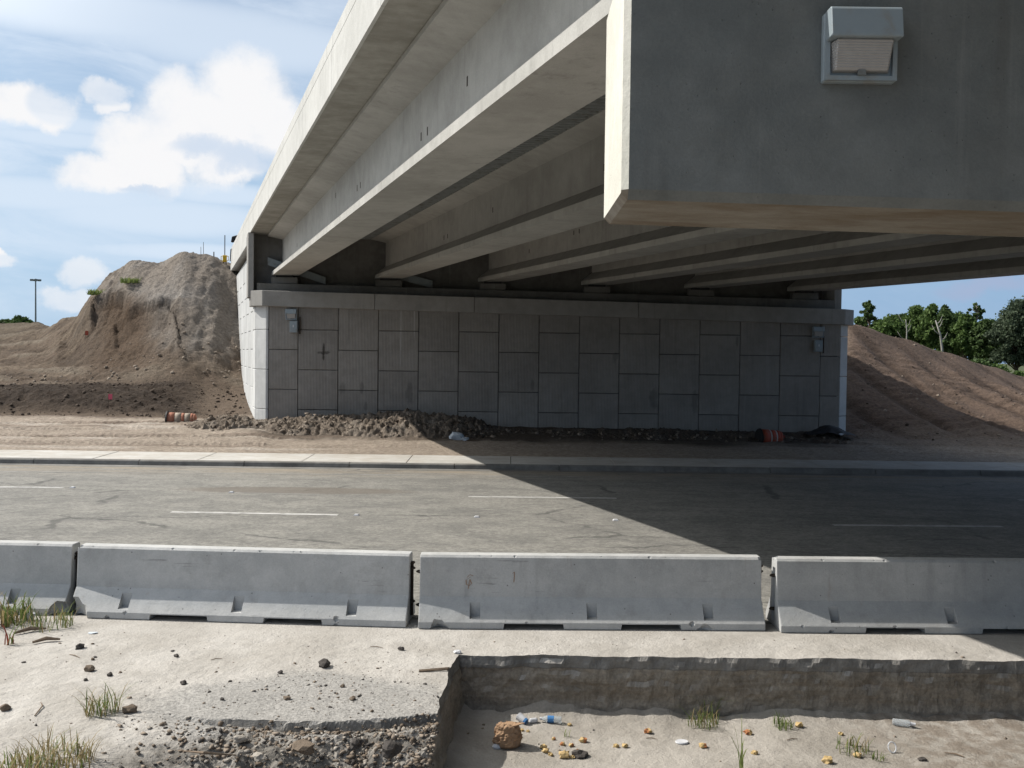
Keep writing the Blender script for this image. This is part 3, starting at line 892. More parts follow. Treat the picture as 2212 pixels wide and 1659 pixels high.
light_band = pile * band(U, 240, 420, 12) * np.exp(-(d1 / 26) ** 2) * (d1 < 2)
colr = lerp(colr, C3(.40, .37, .34), np.clip(light_band * .8, 0, 1))
colr = lerp(colr, C3(.20, .165, .135), np.clip(pile * smooth(8, 20, d1) * (1 - smooth(60, 110, d1)) * band(U, 250, 400, 14) * .8, 0, 1))
colr = lerp(colr, C3(.10, .072, .05), np.clip(rough_ * smooth(-.1, .4, fbm(GX, GY, 1.2, 3)) * .8, 0, 1))
colr = lerp(colr, C3(.06, .043, .032), np.clip(on1 * np.exp(-((d1 - 3) / 2.6) ** 2) + on2 * np.exp(-((U - cx_) / 1.3) ** 2) + on3 * np.exp(-((d3 - 5) / 5) ** 2), 0, .8))  # darkened scarp foot, crack and lip: shade put into the colour
colr = lerp(colr, C3(.35, .32, .29), np.clip(pile * smooth(.05, .5, fbm(GX, GY * .4, 1.0, 4)) * hi * .6, 0, 1))
cut = pile * (1 - smooth(300, 380, U + 40 * nz_)) * (1 - smooth(5.0, 6.2, H + nz_))
colr = lerp(colr, C3(.13, .088, .058), np.clip(cut, 0, 1))
colr = lerp(colr, red, np.clip(right * smooth(36.5, 39, GY + nz_), 0, 1))
colr = lerp(colr, C3(.10, .068, .05), np.clip(rut_shade_col * .75, 0, 1))  # rut hollows darkened in the colour to stand for their shade
colr = lerp(colr, C3(.085, .064, .046), np.clip((1 - left) * (1 - right) * smooth(34.0, 36.5, GY + nz_) * 0.8, 0, 1))  # bridge shade put into the soil colour in front of the wall
for k, (c, w) in enumerate([(32.6, .22), (34.1, .3), (35.6, .2), (37.4, .35), (38.8, .25)]):
    cl = c + 0.9 * np.sin(GX * 0.13 + 1.7 * k) + 0.3 * fbm(GX, GY * 0, 0.3, 3)
    m_ = np.exp(-((GY - cl) / w) ** 2) * (0.4 + fbm(GX, GY, 0.4, 3)) * (1 - smooth(560, 900, U))
    colr = lerp(colr, C3(.68, .60, .52), np.clip(m_ * 1.6, 0, .9))
    m2 = np.exp(-((GY - cl - .55) / (w * .8)) ** 2) * (0.4 + fbm(GX + 9, GY, 0.4, 3)) * (1 - smooth(700, 1000, U))
    colr = lerp(colr, C3(.26, .20, .155), np.clip(m2 * 1.3, 0, .8))
far = smooth(58, 75, GY) * left
colr = lerp(colr, C3(.12, .095, .065), far * (0.4 + 0.6 * smooth(0, 60, -GX - 10)))
colr = np.clip(colr, 0.02, 0.8)
o = grid_object('dirt_ground', GX, GY, H, M['soil'], colr)
o['kind'] = 'structure'
def terrain_at(x, y):
    j = np.searchsorted(gx, x); i = np.searchsorted(gy, y)
    j = min(max(j, 1), len(gx) - 1); i = min(max(i, 1), len(gy) - 1)
    tx = (x - gx[j - 1]) / (gx[j] - gx[j - 1]); ty = (y - gy[i - 1]) / (gy[i] - gy[i - 1])
    return float((H[i - 1, j - 1] * (1 - tx) + H[i - 1, j] * tx) * (1 - ty) + (H[i, j - 1] * (1 - tx) + H[i, j] * tx) * ty)

# ---------------- heap of loose soil along the foot of the wall
hx = np.arange(-13.5, 13.6, 0.055); hy = np.arange(34.3, 38.24, 0.055)
HX, HY = np.meshgrid(hx, hy)
crest = 36.7 + 0.25 * fbm(HX, HX * 0, 0.3, 3)
amp = 0.33 + 0.18 * fbm(HX, HX * 0 + 5, 0.35, 4)
amp += 0.30 * np.exp(-((HX + 3.6) / 1.4) ** 2) + 0.12 * np.exp(-((HX + 5.8) / 1.2) ** 2)
amp *= smooth(-13.3, -10.5, HX) * 0.9 + 0.1
amp *= 1 - 0.52 * smooth(-2.0, -0.4, HX)
amp *= 1 - smooth(11.5, 13.4, HX)
wid = 1.05 + 0.25 * fbm(HX, HX * 0 + 2, 0.4, 3)
hh = amp * np.exp(-np.abs((HY - crest) / wid) ** 2.2) + np.where(HY > crest, amp * 0.62 * smooth(0, 1.2, HY - crest), 0)
lump = 0.20 * ridged(HX, HY, 1.2, 4) + 0.26 * ridged(HX + 7, HY, 2.7, 4) + 0.12 * fbm(HX, HY, 6, 3)
HZ = G0 - 0.14 + hh * (1 + 0.5 * (lump - 0.12)) + np.clip(hh / 0.3, 0, 1) * (lump - 0.1)
HZ += 0.25 * smooth(36.0, 38.2, HY)
tz = np.array([[0.0]])
hc = np.broadcast_to(C3(.31, .255, .205), HX.shape + (3,)).copy()
hc = lerp(hc, C3(.42, .36, .30), smooth(-0.1, 0.35, fbm(HX, HY, 0.8, 3)))
hc = lerp(hc, C3(.11, .085, .065), np.clip(smooth(-2.6, -0.8, HX) * 0.7, 0, 1))  # heap darker past the bridge's shadow edge: shade put into the colour
o = grid_object('soil_heap', HX, HY, HZ, M['soil'], hc)
tag(o, 'long lumpy ridge of loose brown soil piled along the foot of the panelled wall', 'soil heap')
def heap_at(x, y):
    j = int(round((x - hx[0]) / 0.055)); i = int(round((y - hy[0]) / 0.055))
    if 0 <= j < len(hx) and 0 <= i < len(hy): return float(HZ[i, j])
    return -9

ICO = None
def ico():
    global ICO
    if ICO is None:
        bm = bmesh.new(); bmesh.ops.create_icosphere(bm, subdivisions=1, radius=1.0)
        v = np.array([q.co[:] for q in bm.verts]); f = np.array([[q.index for q in p.verts] for p in bm.faces]); bm.free()
        ICO = (v, f)
    return ICO
def scatter(name, pts, sizes, mats, mi, flat=0.7, rough=0.35, sink=0.25, parent=None):
    v, f = ico(); n = len(pts)
    P = np.asarray(pts, float); S = np.asarray(sizes, float)
    V = v[None] * (1 + rough * (RNG.random((n, len(v), 1)) - 0.5) * 2)
    V = V * np.stack([0.7 + 0.6 * RNG.random(n), 0.7 + 0.6 * RNG.random(n), flat * (0.7 + 0.6 * RNG.random(n))], -1)[:, None, :]
    a = RNG.random(n) * 2 * math.pi; c, s = np.cos(a)[:, None], np.sin(a)[:, None]
    X = V[..., 0] * c - V[..., 1] * s; Y = V[..., 0] * s + V[..., 1] * c
    V = np.stack([X, Y, V[..., 2]], -1) * S[:, None, None] + P[:, None, :]
    V[..., 2] += (S * flat * (1 - 2 * sink))[:, None] * 0.5
    F = (f[None] + (np.arange(n) * len(v))[:, None, None]).reshape(-1, 3)
    me = bpy.data.meshes.new(name)
    me.vertices.add(n * len(v)); me.vertices.foreach_set('co', V.ravel().astype(np.float32))
    me.loops.add(F.size); me.loops.foreach_set('vertex_index', F.ravel().astype(np.int32))
    me.polygons.add(len(F)); me.polygons.foreach_set('loop_start', np.arange(0, F.size, 3).astype(np.int32))
    me.polygons.foreach_set('loop_total', np.full(len(F), 3, np.int32))
    for m in mats: me.materials.append(m)
    me.update(calc_edges=True)
    me.polygons.foreach_set('material_index', np.repeat(np.asarray(mi), len(f)).astype(np.int32))
    o = bpy.data.objects.new(name, me); COL.objects.link(o)
    if parent: o.parent = parent
    return o
pts, sz, mi = [], [], []
for _ in range(2000):
    x = random.uniform(-12.5, 12.5); y = random.gauss(36.2, 0.75)
    if not 34.4 < y < 37.9: continue
    z = heap_at(x, y)
    if z < -0.19: continue
    pts.append((x, y, z)); sz.append(min(0.075, 0.016 * random.paretovariate(1.8))); mi.append(random.choice([0, 0, 0, 1]))
o = scatter('soil_clods', pts, sz, [M['clod'], M['clod_dark']], mi, rough=0.5, flat=0.8)
tag(o, 'loose clods and lumps strewn over the soil ridge below the wall', 'soil clods', kind='stuff')
pts, sz, mi = [], [], []
for _ in range(1100):
    xp = random.uniform(-60, 530); Y = random.choice([random.uniform(40.2, 46), random.uniform(44, 50)])
    x = (xp - CX) / FPX * Y
    z = terrain_at(x, Y)
    pts.append((x, Y, z)); sz.append(min(0.08, 0.018 * random.paretovariate(1.8))); mi.append(1 if Y < 46 else 0)
for _ in range(350):
    xp = random.uniform(1850, 2260); Y = random.uniform(37, 51)
    x = (xp - CX) / FPX * Y
    pts.append((x, Y, terrain_at(x, Y))); sz.append(min(0.06, 0.015 * random.paretovariate(1.8))); mi.append(random.choice([0, 1]))
o = scatter('dirt_clods', pts, sz, [M['clod'], M['clod_dark']], mi, rough=0.5, flat=0.8)
tag(o, 'earth clods lying on the bare dirt slopes either side of the wall', 'dirt clods', kind='stuff')

# ---------------- the sandy ground and the cut in front of the barriers
PIT = -0.55
XF = list(-0.515 + 0.0024 * np.arange(11)); YF = list(9.618 + 0.0024 * np.arange(13))
nx_ = np.concatenate([lines([(-60, 6), (-9, 0.4), (-5.4, 0.024), (-0.53, 0.02)])[:-1], XF, lines([(-0.48, 0.024), (5.6, 0.4), (12, 5), (60, 5)])])
ny_ = np.concatenate([lines([(-60, 5), (3, 0.4), (6.4, 0.022), (9.60, 0.02)]), YF, lines([(9.66, 0.022), (10.0, 0.08), (11.05, 0.08)])])
NX0, NY0 = np.meshgrid(nx_, ny_)
ty = np.clip((NY0 - YF[0]) / (YF[-1] - YF[0]), 0, 1); tx = 1 - np.clip((NX0 - XF[0]) / (XF[-1] - XF[0]), 0, 1)
tt_ = np.maximum(ty, tx)
zf = PIT * (1 - tt_)
# rough relief of the cut faces, the asphalt course standing a little proud
ledge = 0.014 * smooth(-0.128, -0.112, zf)
ry = 0.028 * fbm(NX0, NX0 * 0, 1.4, 4) + 0.016 * fbm(NX0, NX0 * 0 + 2, 7.0, 3) + np.where((ty > 0) & (ty < 1), 0.045 * fbm(NX0, zf * 1.6, 4.0, 5) - ledge, -ledge) + 0.05 * (zf / PIT) * -1
rx = 0.05 * fbm(NY0, NY0 * 0 + 3, 1.6, 4) + np.where((tx > 0) & (tx < 1), 0.035 * fbm(NY0 + 3, zf * 1.6, 4.0, 4) + ledge, ledge) + 0.05 * (zf / PIT)
NY = NY0 + ry * np.exp(-np.abs(NY0 - 9.632) / 0.25) * (NX0 > -0.7)
NX = NX0 + (rx - 0.045 * np.clip(9.6 - NY0, 0, 6)) * np.exp(-np.abs(NX0 + 0.503) / 0.3) * (NY0 < 9.65)
fx = np.array([-60, -3.3, -2.85, -2.35, -1.9, -1.45, -1.0, -0.6, 60]); fy = np.array([7.9, 8.1, 8.05, 7.83, 7.86, 7.79, 7.90, 8.04, 8.04])
yf = np.interp(NX, fx, fy) + 0.035 * fbm(NX, NX * 0 + 4, 2.0, 4) + 0.010 * fbm(NX, NX * 0 + 6, 9.0, 2)
plat = 0.018 * fbm(NX, NY, 1.2, 4) + 0.007 * fbm(NX, NY, 5, 3) + 0.003 * fbm(NX, NY, 14, 2)
plat = plat * (1 - smooth(10.0, 10.5, NY))
w = smooth(-3.0, -1.7, NX)
t = yf - NY
rub = np.where(t > 0, -0.075 * smooth(0.0, 0.03, t) - 0.40 * smooth(0.02, 1.0, t) - 0.10 * smooth(0.8, 3, t), 0.0)
lumps = 0.07 * ridged(NX, NY, 4.0, 4) - 0.02 + 0.03 * ridged(NX, NY, 15.0, 3) + 0.12 * np.clip(fbm(NX, NY, 2.2, 3), -0.6, 0.8) * smooth(0.12, 0.5, t)
z_left = plat + w * (rub + np.where(t > 0, lumps * smooth(0.02, 0.2, t), 0)) + (1 - w) * np.where(t > 0, -0.05 * smooth(0, 1.5, t) + 0.02 * fbm(NX, NY, 3.0, 4) * smooth(0, .3, t), 0)
pitf = PIT + 0.014 * fbm(NX, NY, 1.0, 4) + 0.006 * fbm(NX, NY, 8, 3)
pitf += 0.13 * np.exp(-np.clip(9.6 - NY, 0, 9) / 0.12) * np.clip(0.5 + 1.3 * fbm(NX, NX * 0, 1.3, 4), 0, 2) + 0.09 * np.exp(-np.clip(NX + 0.5, 0, 9) / 0.09)
ztop = np.where(NY0 > 9.6, plat, np.where(tx > 0, z_left, plat))
NZ = pitf + (ztop - pitf) * tt_
NZ = np.where((NX > 11.5) | (NY < 2), np.minimum(NZ, -0.2), NZ)
NZ = np.where(NY0 > 10.93, -0.06, NZ)
o = grid_object('sandy_ground', NX, NY, NZ, M['near'], smooth_sh=False)
o['kind'] = 'structure'
def near_at(x, y):
    j = min(max(np.searchsorted(nx_, x), 1), len(nx_) - 1); i = min(max(np.searchsorted(ny_, y), 1), len(ny_) - 1)
    return float(NZ[i - 1:i + 1, j - 1:j + 1].mean())
def on_near(xp, yp, z0=0.0):
    c = gp(xp, yp, z0)
    for _ in range(3):
        c = gp(xp, yp, near_at(c.x, c.y))
    return c

pts, sz, mi = [], [], []
for _ in range(13000):                            # rubble below the broken asphalt edge
    x = random.uniform(-3.0, -0.55); y = random.uniform(6.5, 8.05)
    tt = float(np.interp(x, fx, fy)) - y
    if tt < 0.01 or random.random() > 0.05 + 0.7 * max(0, x + 2.8) / 1.8: continue
    pts.append((x, y, near_at(x, y))); sz.append(min(0.022, 0.0045 * random.paretovariate(1.6))); mi.append(random.choice([0, 1, 1, 2, 3, 3]))
for _ in range(1000):                            # grit over the sand
    if random.random() < 0.55:
        x, y = random.gauss(-1.3, 0.7), random.gauss(8.5, 0.4)
        if x > -.58 or y < 7.9: continue
    else:
        x, y = random.uniform(-5, 5.2), random.uniform(7.0, 10.3)
    pts.append((x, y, near_at(x, y))); sz.append(min(0.016, 0.003 * random.paretovariate(1.7))); mi.append(random.choice([0, 1, 2, 3]))
o = scatter('gravel', pts, sz, [M['rock_dark'], M['rock_brown'], M['rock_pale'], M['clod']], mi, rough=0.6)
tag(o, 'grit and broken rubble along the asphalt edge and over the sand', 'gravel', kind='stuff')

# ================================================================== BRIDGE
bridge = empty('overpass_bridge', (float(SOF.x) + 4, 24, 0), 'grey concrete girder overpass crossing above the road on a wide pier cap', 'bridge')
pc = [(-FLW, 0), (FLW, 0), (FLW, 0.15), (0.0935, 0.48), (0.0935, 1.40), (0.67, 1.52), (0.67, 1.60), (-0.67, 1.60), (-0.67, 1.52), (-0.0935, 1.40), (-0.0935, 0.48), (-FLW, 0.15)]
for i in range(6):
    cx, z0 = B1.x + FLW + SPACING * i, B1.z + SLOPE * SPACING * i
    for (ya, yb_) in ((6.75, 39.25), (-26.0, 6.45)):
        mb = MB()
        off = 1.0 - 0.2 * i if yb_ < 10 else 0.0     # unseen next-span beams shifted inward so sun reaches the cap light
        sweep(mb, [(cx + off + x, z0 + SLOPE * off + z) for x, z in pc], ya, yb_, 6)
        mb.build('beam', M['beam'], bridge)
    if i < 4:
        for q_, Yq in enumerate((34.0, 29.6, 25.2, 21.6, 18.4, 15.6, 13.4, 11.4)):
            if (q_ + i) % 3 == 1: continue
            for dY in ((0.0, 0.42) if q_ % 2 else (0.0,)):
                Y_ = Yq + dY + 0.3 * i; xw = bx(cx - 0.0935, Y_); zw = bz(z0 + 0.62 + 0.5 * ((q_ * 7 + i * 3) % 5) / 5, Y_)
                mb = MB(); mb.hexa([(xw - 0.004, Y_, zw), (xw + 0.02, Y_, zw), (xw + 0.02 - 0.016, Y_ + 0.05, zw), (xw - 0.004 - 0.016, Y_ + 0.05, zw), (xw - 0.004, Y_, zw + 0.13), (xw + 0.02, Y_, zw + 0.13), (xw + 0.02 - 0.016, Y_ + 0.05, zw + 0.13), (xw - 0.004 - 0.016, Y_ + 0.05, zw + 0.13)])
                mb.build('insert_plate', M['steel'], bridge)
    # pedestals and bearing pads on the far seat and on the pier cap
    for Yp, depth in ((39.0, 0.5), (7.0, 0.3), (6.2, 0.3)):
        offp = 1.0 - 0.2 * i if Yp < 6.5 else 0.0
        xx, zb_ = bx(cx + offp, Yp), bz(z0 + SLOPE * offp, Yp)
        if Yp < 30:
            mb = MB(); mb.box((xx - 0.42, Yp - 0.24, zb_ - 0.34), (xx + 0.42, Yp + 0.24, zb_ - 0.085)); ped = mb.build('pedestal', M['abut'], bridge)
        else:
            mb = MB(); mb.box((xx - 0.50, Yp - 0.18, zb_ - 0.32), (xx + 0.50, Yp + depth / 2, zb_ - 0.085)); ped = mb.build('pedestal', M['abut'], bridge)
        mb = MB(); mb.box((xx - 0.33, Yp - 0.13, zb_ - 0.084), (xx + 0.33, Yp + 0.13, zb_ - 0.002)); mb.build('bearing_pad', M['dark'], ped)
# deck: soffit follows the crossfall, haunches sit on the beams
xL = SOF.x; xR = B1.x + 2 * FLW + SPACING * 5 + (B1.x - SOF.x)
zL = SOF.z; zR = zL + SLOPE * (xR - xL)
mb = MB(); sweep(mb, [(xL, zL), (xR, zR), (xR, zR + 0.22), (xL, zL + 0.22)], -26, 39.75, 8)
mb.build('deck_slab', M['slab'], bridge)
mb = MB(); sweep(mb, [(xL + 0.02, zL), (xR - 0.02, zR), (xR - 0.02, zR + 0.22), (xL + 0.02, zL + 0.22)], 39.752, 56, 3)
mb.build('approach_slab', M['slab'], bridge)
for i in range(6):
    cx, z0 = B1.x + FLW + SPACING * i, B1.z + SLOPE * SPACING * i
    zt = zL + SLOPE * (cx - xL)
    mb = MB(); sweep(mb, [(cx - 0.60, z0 + 1.598), (cx + 0.60, z0 + 1.598), (cx + 0.60, zt + 0.004 + SLOPE * .6), (cx - 0.60, zt + 0.004 - SLOPE * .6)], 6.76, 39.2, 4)
    mb.build('haunch', M['slab'], bridge)
for i in range(5):                               # corrugated metal forms between the beams
    a = B1.x + FLW + SPACING * i + 0.672; b_ = a + SPACING - 1.344
    za = zL + SLOPE * (a - xL) - 0.035; zb_ = zL + SLOPE * (b_ - xL) - 0.035
    vs = []; n = 0
    Y = 7.0
    while Y < 39.2:
        for dY, dz_ in ((0.0, 0.0), (0.09, 0.0), (0.105, 0.045), (0.195, 0.045)):
            vs.append((bx(a, Y + dY), Y + dY, bz(za, Y + dY) - dz_)); vs.append((bx(b_, Y + dY), Y + dY, bz(zb_, Y + dY) - dz_)); n += 1
        Y += 0.21
    mb = MB(); mb.add(vs, [(2 * k, 2 * k + 1, 2 * k + 3, 2 * k + 2) for k in range(n - 1)])
    mb.build('deck_form', M['galv'], bridge, fix=False)
# parapets in cast lengths
def parapet(x, z, s, Ya, Yb, seg):
    Y = Ya
    while Y < Yb - 0.05:
        Y2 = min(Y + seg, Yb)
        p = [(x, z - 0.03), (x + s * 0.42, z - 0.03), (x + s * 0.42, z + 0.30), (x + s * 0.26, z + 0.45), (x + s * 0.20, z + 0.98), (x + s * 0.03, z + 0.98), (x + s * 0.012, z + 0.955), (x + s * 0.012, z + 0.735),
             (x + s * 0.035, z + 0.72), (x + s * 0.035, z + 0.70), (x, z + 0.685)]
        p[0] = (x - s * 0.004, z - 0.012); p[1] = (x + s * 0.05, z - 0.012); p.insert(2, (x + s * 0.05, z + 0.222)); p[3] = (x + s * 0.42, z + 0.222); p[10 + 1] = (x - s * 0.004, z + 0.685)
        mb = MB(); sweep(mb, p, Y, Y2 - 0.016, 1)
        mb.build('parapet', M['parapet'], bridge)
        Y = Y2
parapet(xL, zL, 1, -26, 39.8, 4.3)
parapet(xL, zL, 1, 39.82, 55.6, 3.9)
parapet(xR, zR, -1, -26, 56, 8.6)

# pier cap with chamfered edges
CXa = at(1343, 428, 6.0)
capz = CXa.z; cs = -0.0185
cap_top = B1.z + (6.6 - YR) * D.z - 0.30  # unseen cap top lowered to let the sun over onto the wall light
def capring(x):
    dz0 = cs * (x - CXa.x)
    zb = capz + dz0; zt = cap_top + SLOPE * (x - bx(B1.x, 6.6))
    c = 0.055
    return [(x, 6.0, zb + c), (x, 6.0 + c, zb), (x, 7.22 - c, zb), (x, 7.22, zb + c), (x, 7.22, zt), (x, 6.0, zt)]
x_a, x_b = CXa.x, CXa.x + 25.5
ch = 0.04
r0 = [(x_a, y, z) for _, y, z in capring(x_a)]
ins = []
for (x, y, z) in r0:
    yy = min(max(y, 6.0 + ch), 7.22 - ch); ins.append((x, yy, max(z, capz + ch) if z < cap_top - 0.2 else z))
body = [capring(x_a + ch)] + [capring(x) for x in np.linspace(x_a + 2, x_b, 12)]
mb = MB()
n = 6
vs = ins + [q for r in body for q in r]
fs = [tuple(range(n))]; ms = [1]
for k in range(len(body)):
    for i in range(n):
        j = (i + 1) % n
        fs.append((k * n + i, k * n + j, (k + 1) * n + j, (k + 1) * n + i))
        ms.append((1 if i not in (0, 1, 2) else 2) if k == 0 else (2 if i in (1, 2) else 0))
fs.append(tuple(len(body) * n + i for i in range(n))); ms.append(0)
mb.add(vs, fs); mb.mi = ms
mb.build('pier_cap', [M['cap'], M['cap_end_sunlit'], M['cap_soffit']], bridge)
for xc in (6.2, 13.5, 20.8):
    mb = MB(); mb.tube([(xc, 6.61, -0.9), (xc, 6.61, capz + cs * (xc - CXa.x) + 0.02)], 0.55, 28)
    mb.build('pier_column', M['cap'], bridge, smooth=False)

# ---------------- abutment behind the wall
abut = empty('bridge_abutment', (1.5, 39.4, 0), 'dark concrete abutment carrying the far beam ends above the panelled wall', 'abutment')
cheekL0, cheekL1 = at(540.2, 560, 39.0).x, at(553, 560, 39.0).x
seat_x0, seat_x1 = -9.80, at(1812, 640, 39.0).x
def seat_z(x): return B1.z - 0.33 + SLOPE * (x - B1.x)
mb = MB()
mb.hexa([(seat_x0, 38.70, 4.2), (seat_x1, 38.70, 4.2), (seat_x1, 39.9, 4.2), (seat_x0, 39.9, 4.2),
         (seat_x0, 38.70, seat_z(seat_x0)), (seat_x1, 38.70, seat_z(seat_x1)), (seat_x1, 39.9, seat_z(seat_x1)), (seat_x0, 39.9, seat_z(seat_x0))])
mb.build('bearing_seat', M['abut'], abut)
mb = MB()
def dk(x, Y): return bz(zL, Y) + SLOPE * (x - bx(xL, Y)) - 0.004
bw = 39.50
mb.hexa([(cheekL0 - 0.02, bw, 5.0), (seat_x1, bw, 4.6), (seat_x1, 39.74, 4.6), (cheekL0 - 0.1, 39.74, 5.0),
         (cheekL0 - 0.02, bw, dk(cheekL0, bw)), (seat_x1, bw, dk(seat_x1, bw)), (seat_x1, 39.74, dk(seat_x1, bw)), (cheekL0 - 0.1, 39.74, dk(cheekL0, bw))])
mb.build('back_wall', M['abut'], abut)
def cheek(x0, x1, zb, ytop):
    mb = MB()
    mb.hexa([(x0, 38.72 - 0.03, zb), (x1, 38.72 - 0.03, zb), (x1 + D.x * 0.8, 39.49, zb), (x0 + D.x * 0.8, 39.49, zb),
             (x0, 38.69, dk(x0, 38.7)), (x1, 38.69, dk(x1, 38.7)), (x1 + D.x * 0.8, 39.49, dk(x0, 39.49)), (x0 + D.x * 0.8, 39.49, dk(x0, 39.49))])
    o = mb.build('cheek_wall', M['coping'], abut); bevel(o, 0.02)
cheek(cheekL0, cheekL1, 5.0, 0)
cheek(at(1799, 640, 38.9).x, at(1815, 640, 38.9).x, 4.5, 0)

# pale boards left behind the beam ends
for i in range(2):
    P = [at(574 + 224 * i, 560 + 9 * i * (1.0 if i == 0 else 0.9), 39.3)]
    x0 = B1.x + SPACING * i - 0.25; z0 = B1.z + SLOPE * SPACING * i + 0.72
    x1 = x0 + 2.25; z1 = z0 - 0.72 - 0.02
    if i:
        x0 += 1.0; z0 -= 0.40; x1 += 0.15; z1 -= 0.02
    mb = MB()
    mb.hexa([(x0, 39.30, z0 - 0.3), (x1, 39.30, z1 - 0.28), (x1, 39.36, z1 - 0.28), (x0, 39.36, z0 - 0.3), (x0, 39.30, z0), (x1, 39.30, z1), (x1, 39.36, z1), (x0, 39.36, z0)])
    o = mb.build('board', M['board'])
    tag(o, ['pale blue-grey board leaning behind the end of the outermost sunlit beam', 'pale board leaning behind the end of the second beam in the shade'][i], 'board', 'boards leaning behind the beam ends')

# ================================================================== PANELLED WALL
wall = empty('retaining_wall', (1.6, 38.4, 0), 'grey ribbed concrete panel retaining wall under the far end of the bridge', 'retaining wall')
PY = 38.26
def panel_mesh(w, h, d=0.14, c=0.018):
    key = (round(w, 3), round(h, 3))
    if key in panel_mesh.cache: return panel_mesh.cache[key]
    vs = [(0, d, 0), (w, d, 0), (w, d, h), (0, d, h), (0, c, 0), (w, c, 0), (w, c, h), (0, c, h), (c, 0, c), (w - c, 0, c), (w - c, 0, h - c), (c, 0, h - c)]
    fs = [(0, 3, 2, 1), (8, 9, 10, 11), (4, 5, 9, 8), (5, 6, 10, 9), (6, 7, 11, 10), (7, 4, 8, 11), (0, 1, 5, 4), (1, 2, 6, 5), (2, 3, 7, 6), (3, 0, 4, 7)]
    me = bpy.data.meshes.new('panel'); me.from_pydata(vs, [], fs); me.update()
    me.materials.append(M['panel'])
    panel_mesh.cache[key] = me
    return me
panel_mesh.cache = {}
def cap_z(x): return 5.245 + (4.811 - 5.245) * (x + 9.4445) / (12.379 + 9.4445)      # top of the coping
xs = [-9.239, -8.12] + [-8.12 + 1.5215 * k for k in range(1, 14)] + [12.42]
GAP = 0.018
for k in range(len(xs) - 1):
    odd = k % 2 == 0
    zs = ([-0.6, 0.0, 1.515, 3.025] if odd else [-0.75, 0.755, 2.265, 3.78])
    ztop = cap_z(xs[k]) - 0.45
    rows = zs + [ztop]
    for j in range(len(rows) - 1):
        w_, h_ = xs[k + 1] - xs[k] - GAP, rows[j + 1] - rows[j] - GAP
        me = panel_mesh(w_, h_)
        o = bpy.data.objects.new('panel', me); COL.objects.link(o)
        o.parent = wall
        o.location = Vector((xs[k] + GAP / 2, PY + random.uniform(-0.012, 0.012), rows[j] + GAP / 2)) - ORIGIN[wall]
# packed fill edge behind the joints
mb = MB(); mb.box((-9.3, PY + 0.10, -0.8), (12.45, PY + 0.4, 4.3)); mb.build('backing', M['dark'], wall)
# chamfered corner columns and side return
def slab_between(mb, A, B, z0, z1, th):
    A, B = Vector(A), Vector(B); t = (B - A).normalized(); nrm = Vector((t.y, -t.x))    # outward for left-to-right order seen from the front
    q = [A, B, B - nrm * th, A - nrm * th]
    mb.hexa([(v.x, v.y, z0) for v in q] + [(v.x, v.y, z1) for v in q])
cl0 = Vector((-9.86, 38.76)); cl1 = Vector((-9.345, 38.275)); 
def stack(A, B, levels, th, name, mat):
    for j in range(len(levels) - 1):
        mb = MB(); slab_between(mb, A, B, levels[j] + GAP / 2, levels[j + 1] - GAP / 2, th)
        o = mb.build(name, mat, wall); bevel(o, 0.012)
stack(cl0, cl1, [-0.75, 0.755, 2.265, 3.78, 4.85], 0.16, 'corner_panel', M['panel_flat_lit'])
stack(Vector((-9.345, 38.262)), Vector((-9.248, 38.256)), [-0.75, 0.755, 2.265, 3.78, 4.85], 0.16, 'corner_panel', M['panel_flat_lit'])
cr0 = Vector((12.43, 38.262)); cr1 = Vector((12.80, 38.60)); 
stack(cr0, cr1, [-0.75, 0.755, 2.265, 3.78, 4.45], 0.16, 'corner_panel', M['panel_flat_lit'])
# side return along the bridge, at the left (sunlit) and the right
dd = Vector((D.x, 1.0)).normalized()
def side_return(start, n, top_fn, sgn):
    base = Vector(start)
    for k in range(n):
        A = base + dd * (1.5215 * k); B = base + dd * (1.5215 * (k + 1) - GAP)
        lv = ([-0.6, 0.0, 1.515, 3.025, 4.54, 6.05] if k % 2 else [-0.75, 0.755, 2.265, 3.78, 5.29, 6.8])
        tp = top_fn(k)
        lv = [q for q in lv if q < tp - 0.3] + [tp]
        for j in range(len(lv) - 1):
            mb = MB()
            P, Q = (B, A) if sgn < 0 else (A, B)
            slab_between(mb, P, Q, lv[j] + GAP / 2, lv[j + 1] - GAP / 2, 0.14)
            o = mb.build('side_panel', M['panel_flat_lit'], wall); bevel(o, 0.016)
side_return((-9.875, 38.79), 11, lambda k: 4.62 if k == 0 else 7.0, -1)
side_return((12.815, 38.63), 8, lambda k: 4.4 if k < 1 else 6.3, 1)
# coping in cast lengths: wraps the corner chamfers
def coping_piece(A, B, first=False, last=False):
    A, B = Vector(A), Vector(B); t = (B - A).normalized(); nrm = Vector((t.y, -t.x))
    mb = MB()
    q = [A, B, B - nrm * 0.52, A - nrm * 0.52]
    zt = [cap_z(v.x) for v in (A, B, B, A)]
    mb.hexa([(v.x, v.y, z - 0.59) for v, z in zip(q, zt)] + [(v.x, v.y, z) for v, z in zip(q, zt)])
    o = mb.build('coping', M['coping'], wall); bevel(o, 0.015)
CYF = 38.06
for a, b_ in ((-9.43, -5.2), (-5.2, -1.45), (-1.45, 4.72), (4.72, 12.50)):
    coping_piece((a + 0.006, CYF), (b_ - 0.006, CYF))
coping_piece((-10.02, 38.62), (-9.434, CYF + 0.002))
tA = Vector((-10.02, 38.62)); tB = tA + dd * 0.9
coping_piece(tB, tA + dd * 0.01)
coping_piece((12.505, CYF + 0.002), (12.98, 38.48))
tA = Vector((12.985, 38.49)); coping_piece(tA, tA + dd * 4.0)
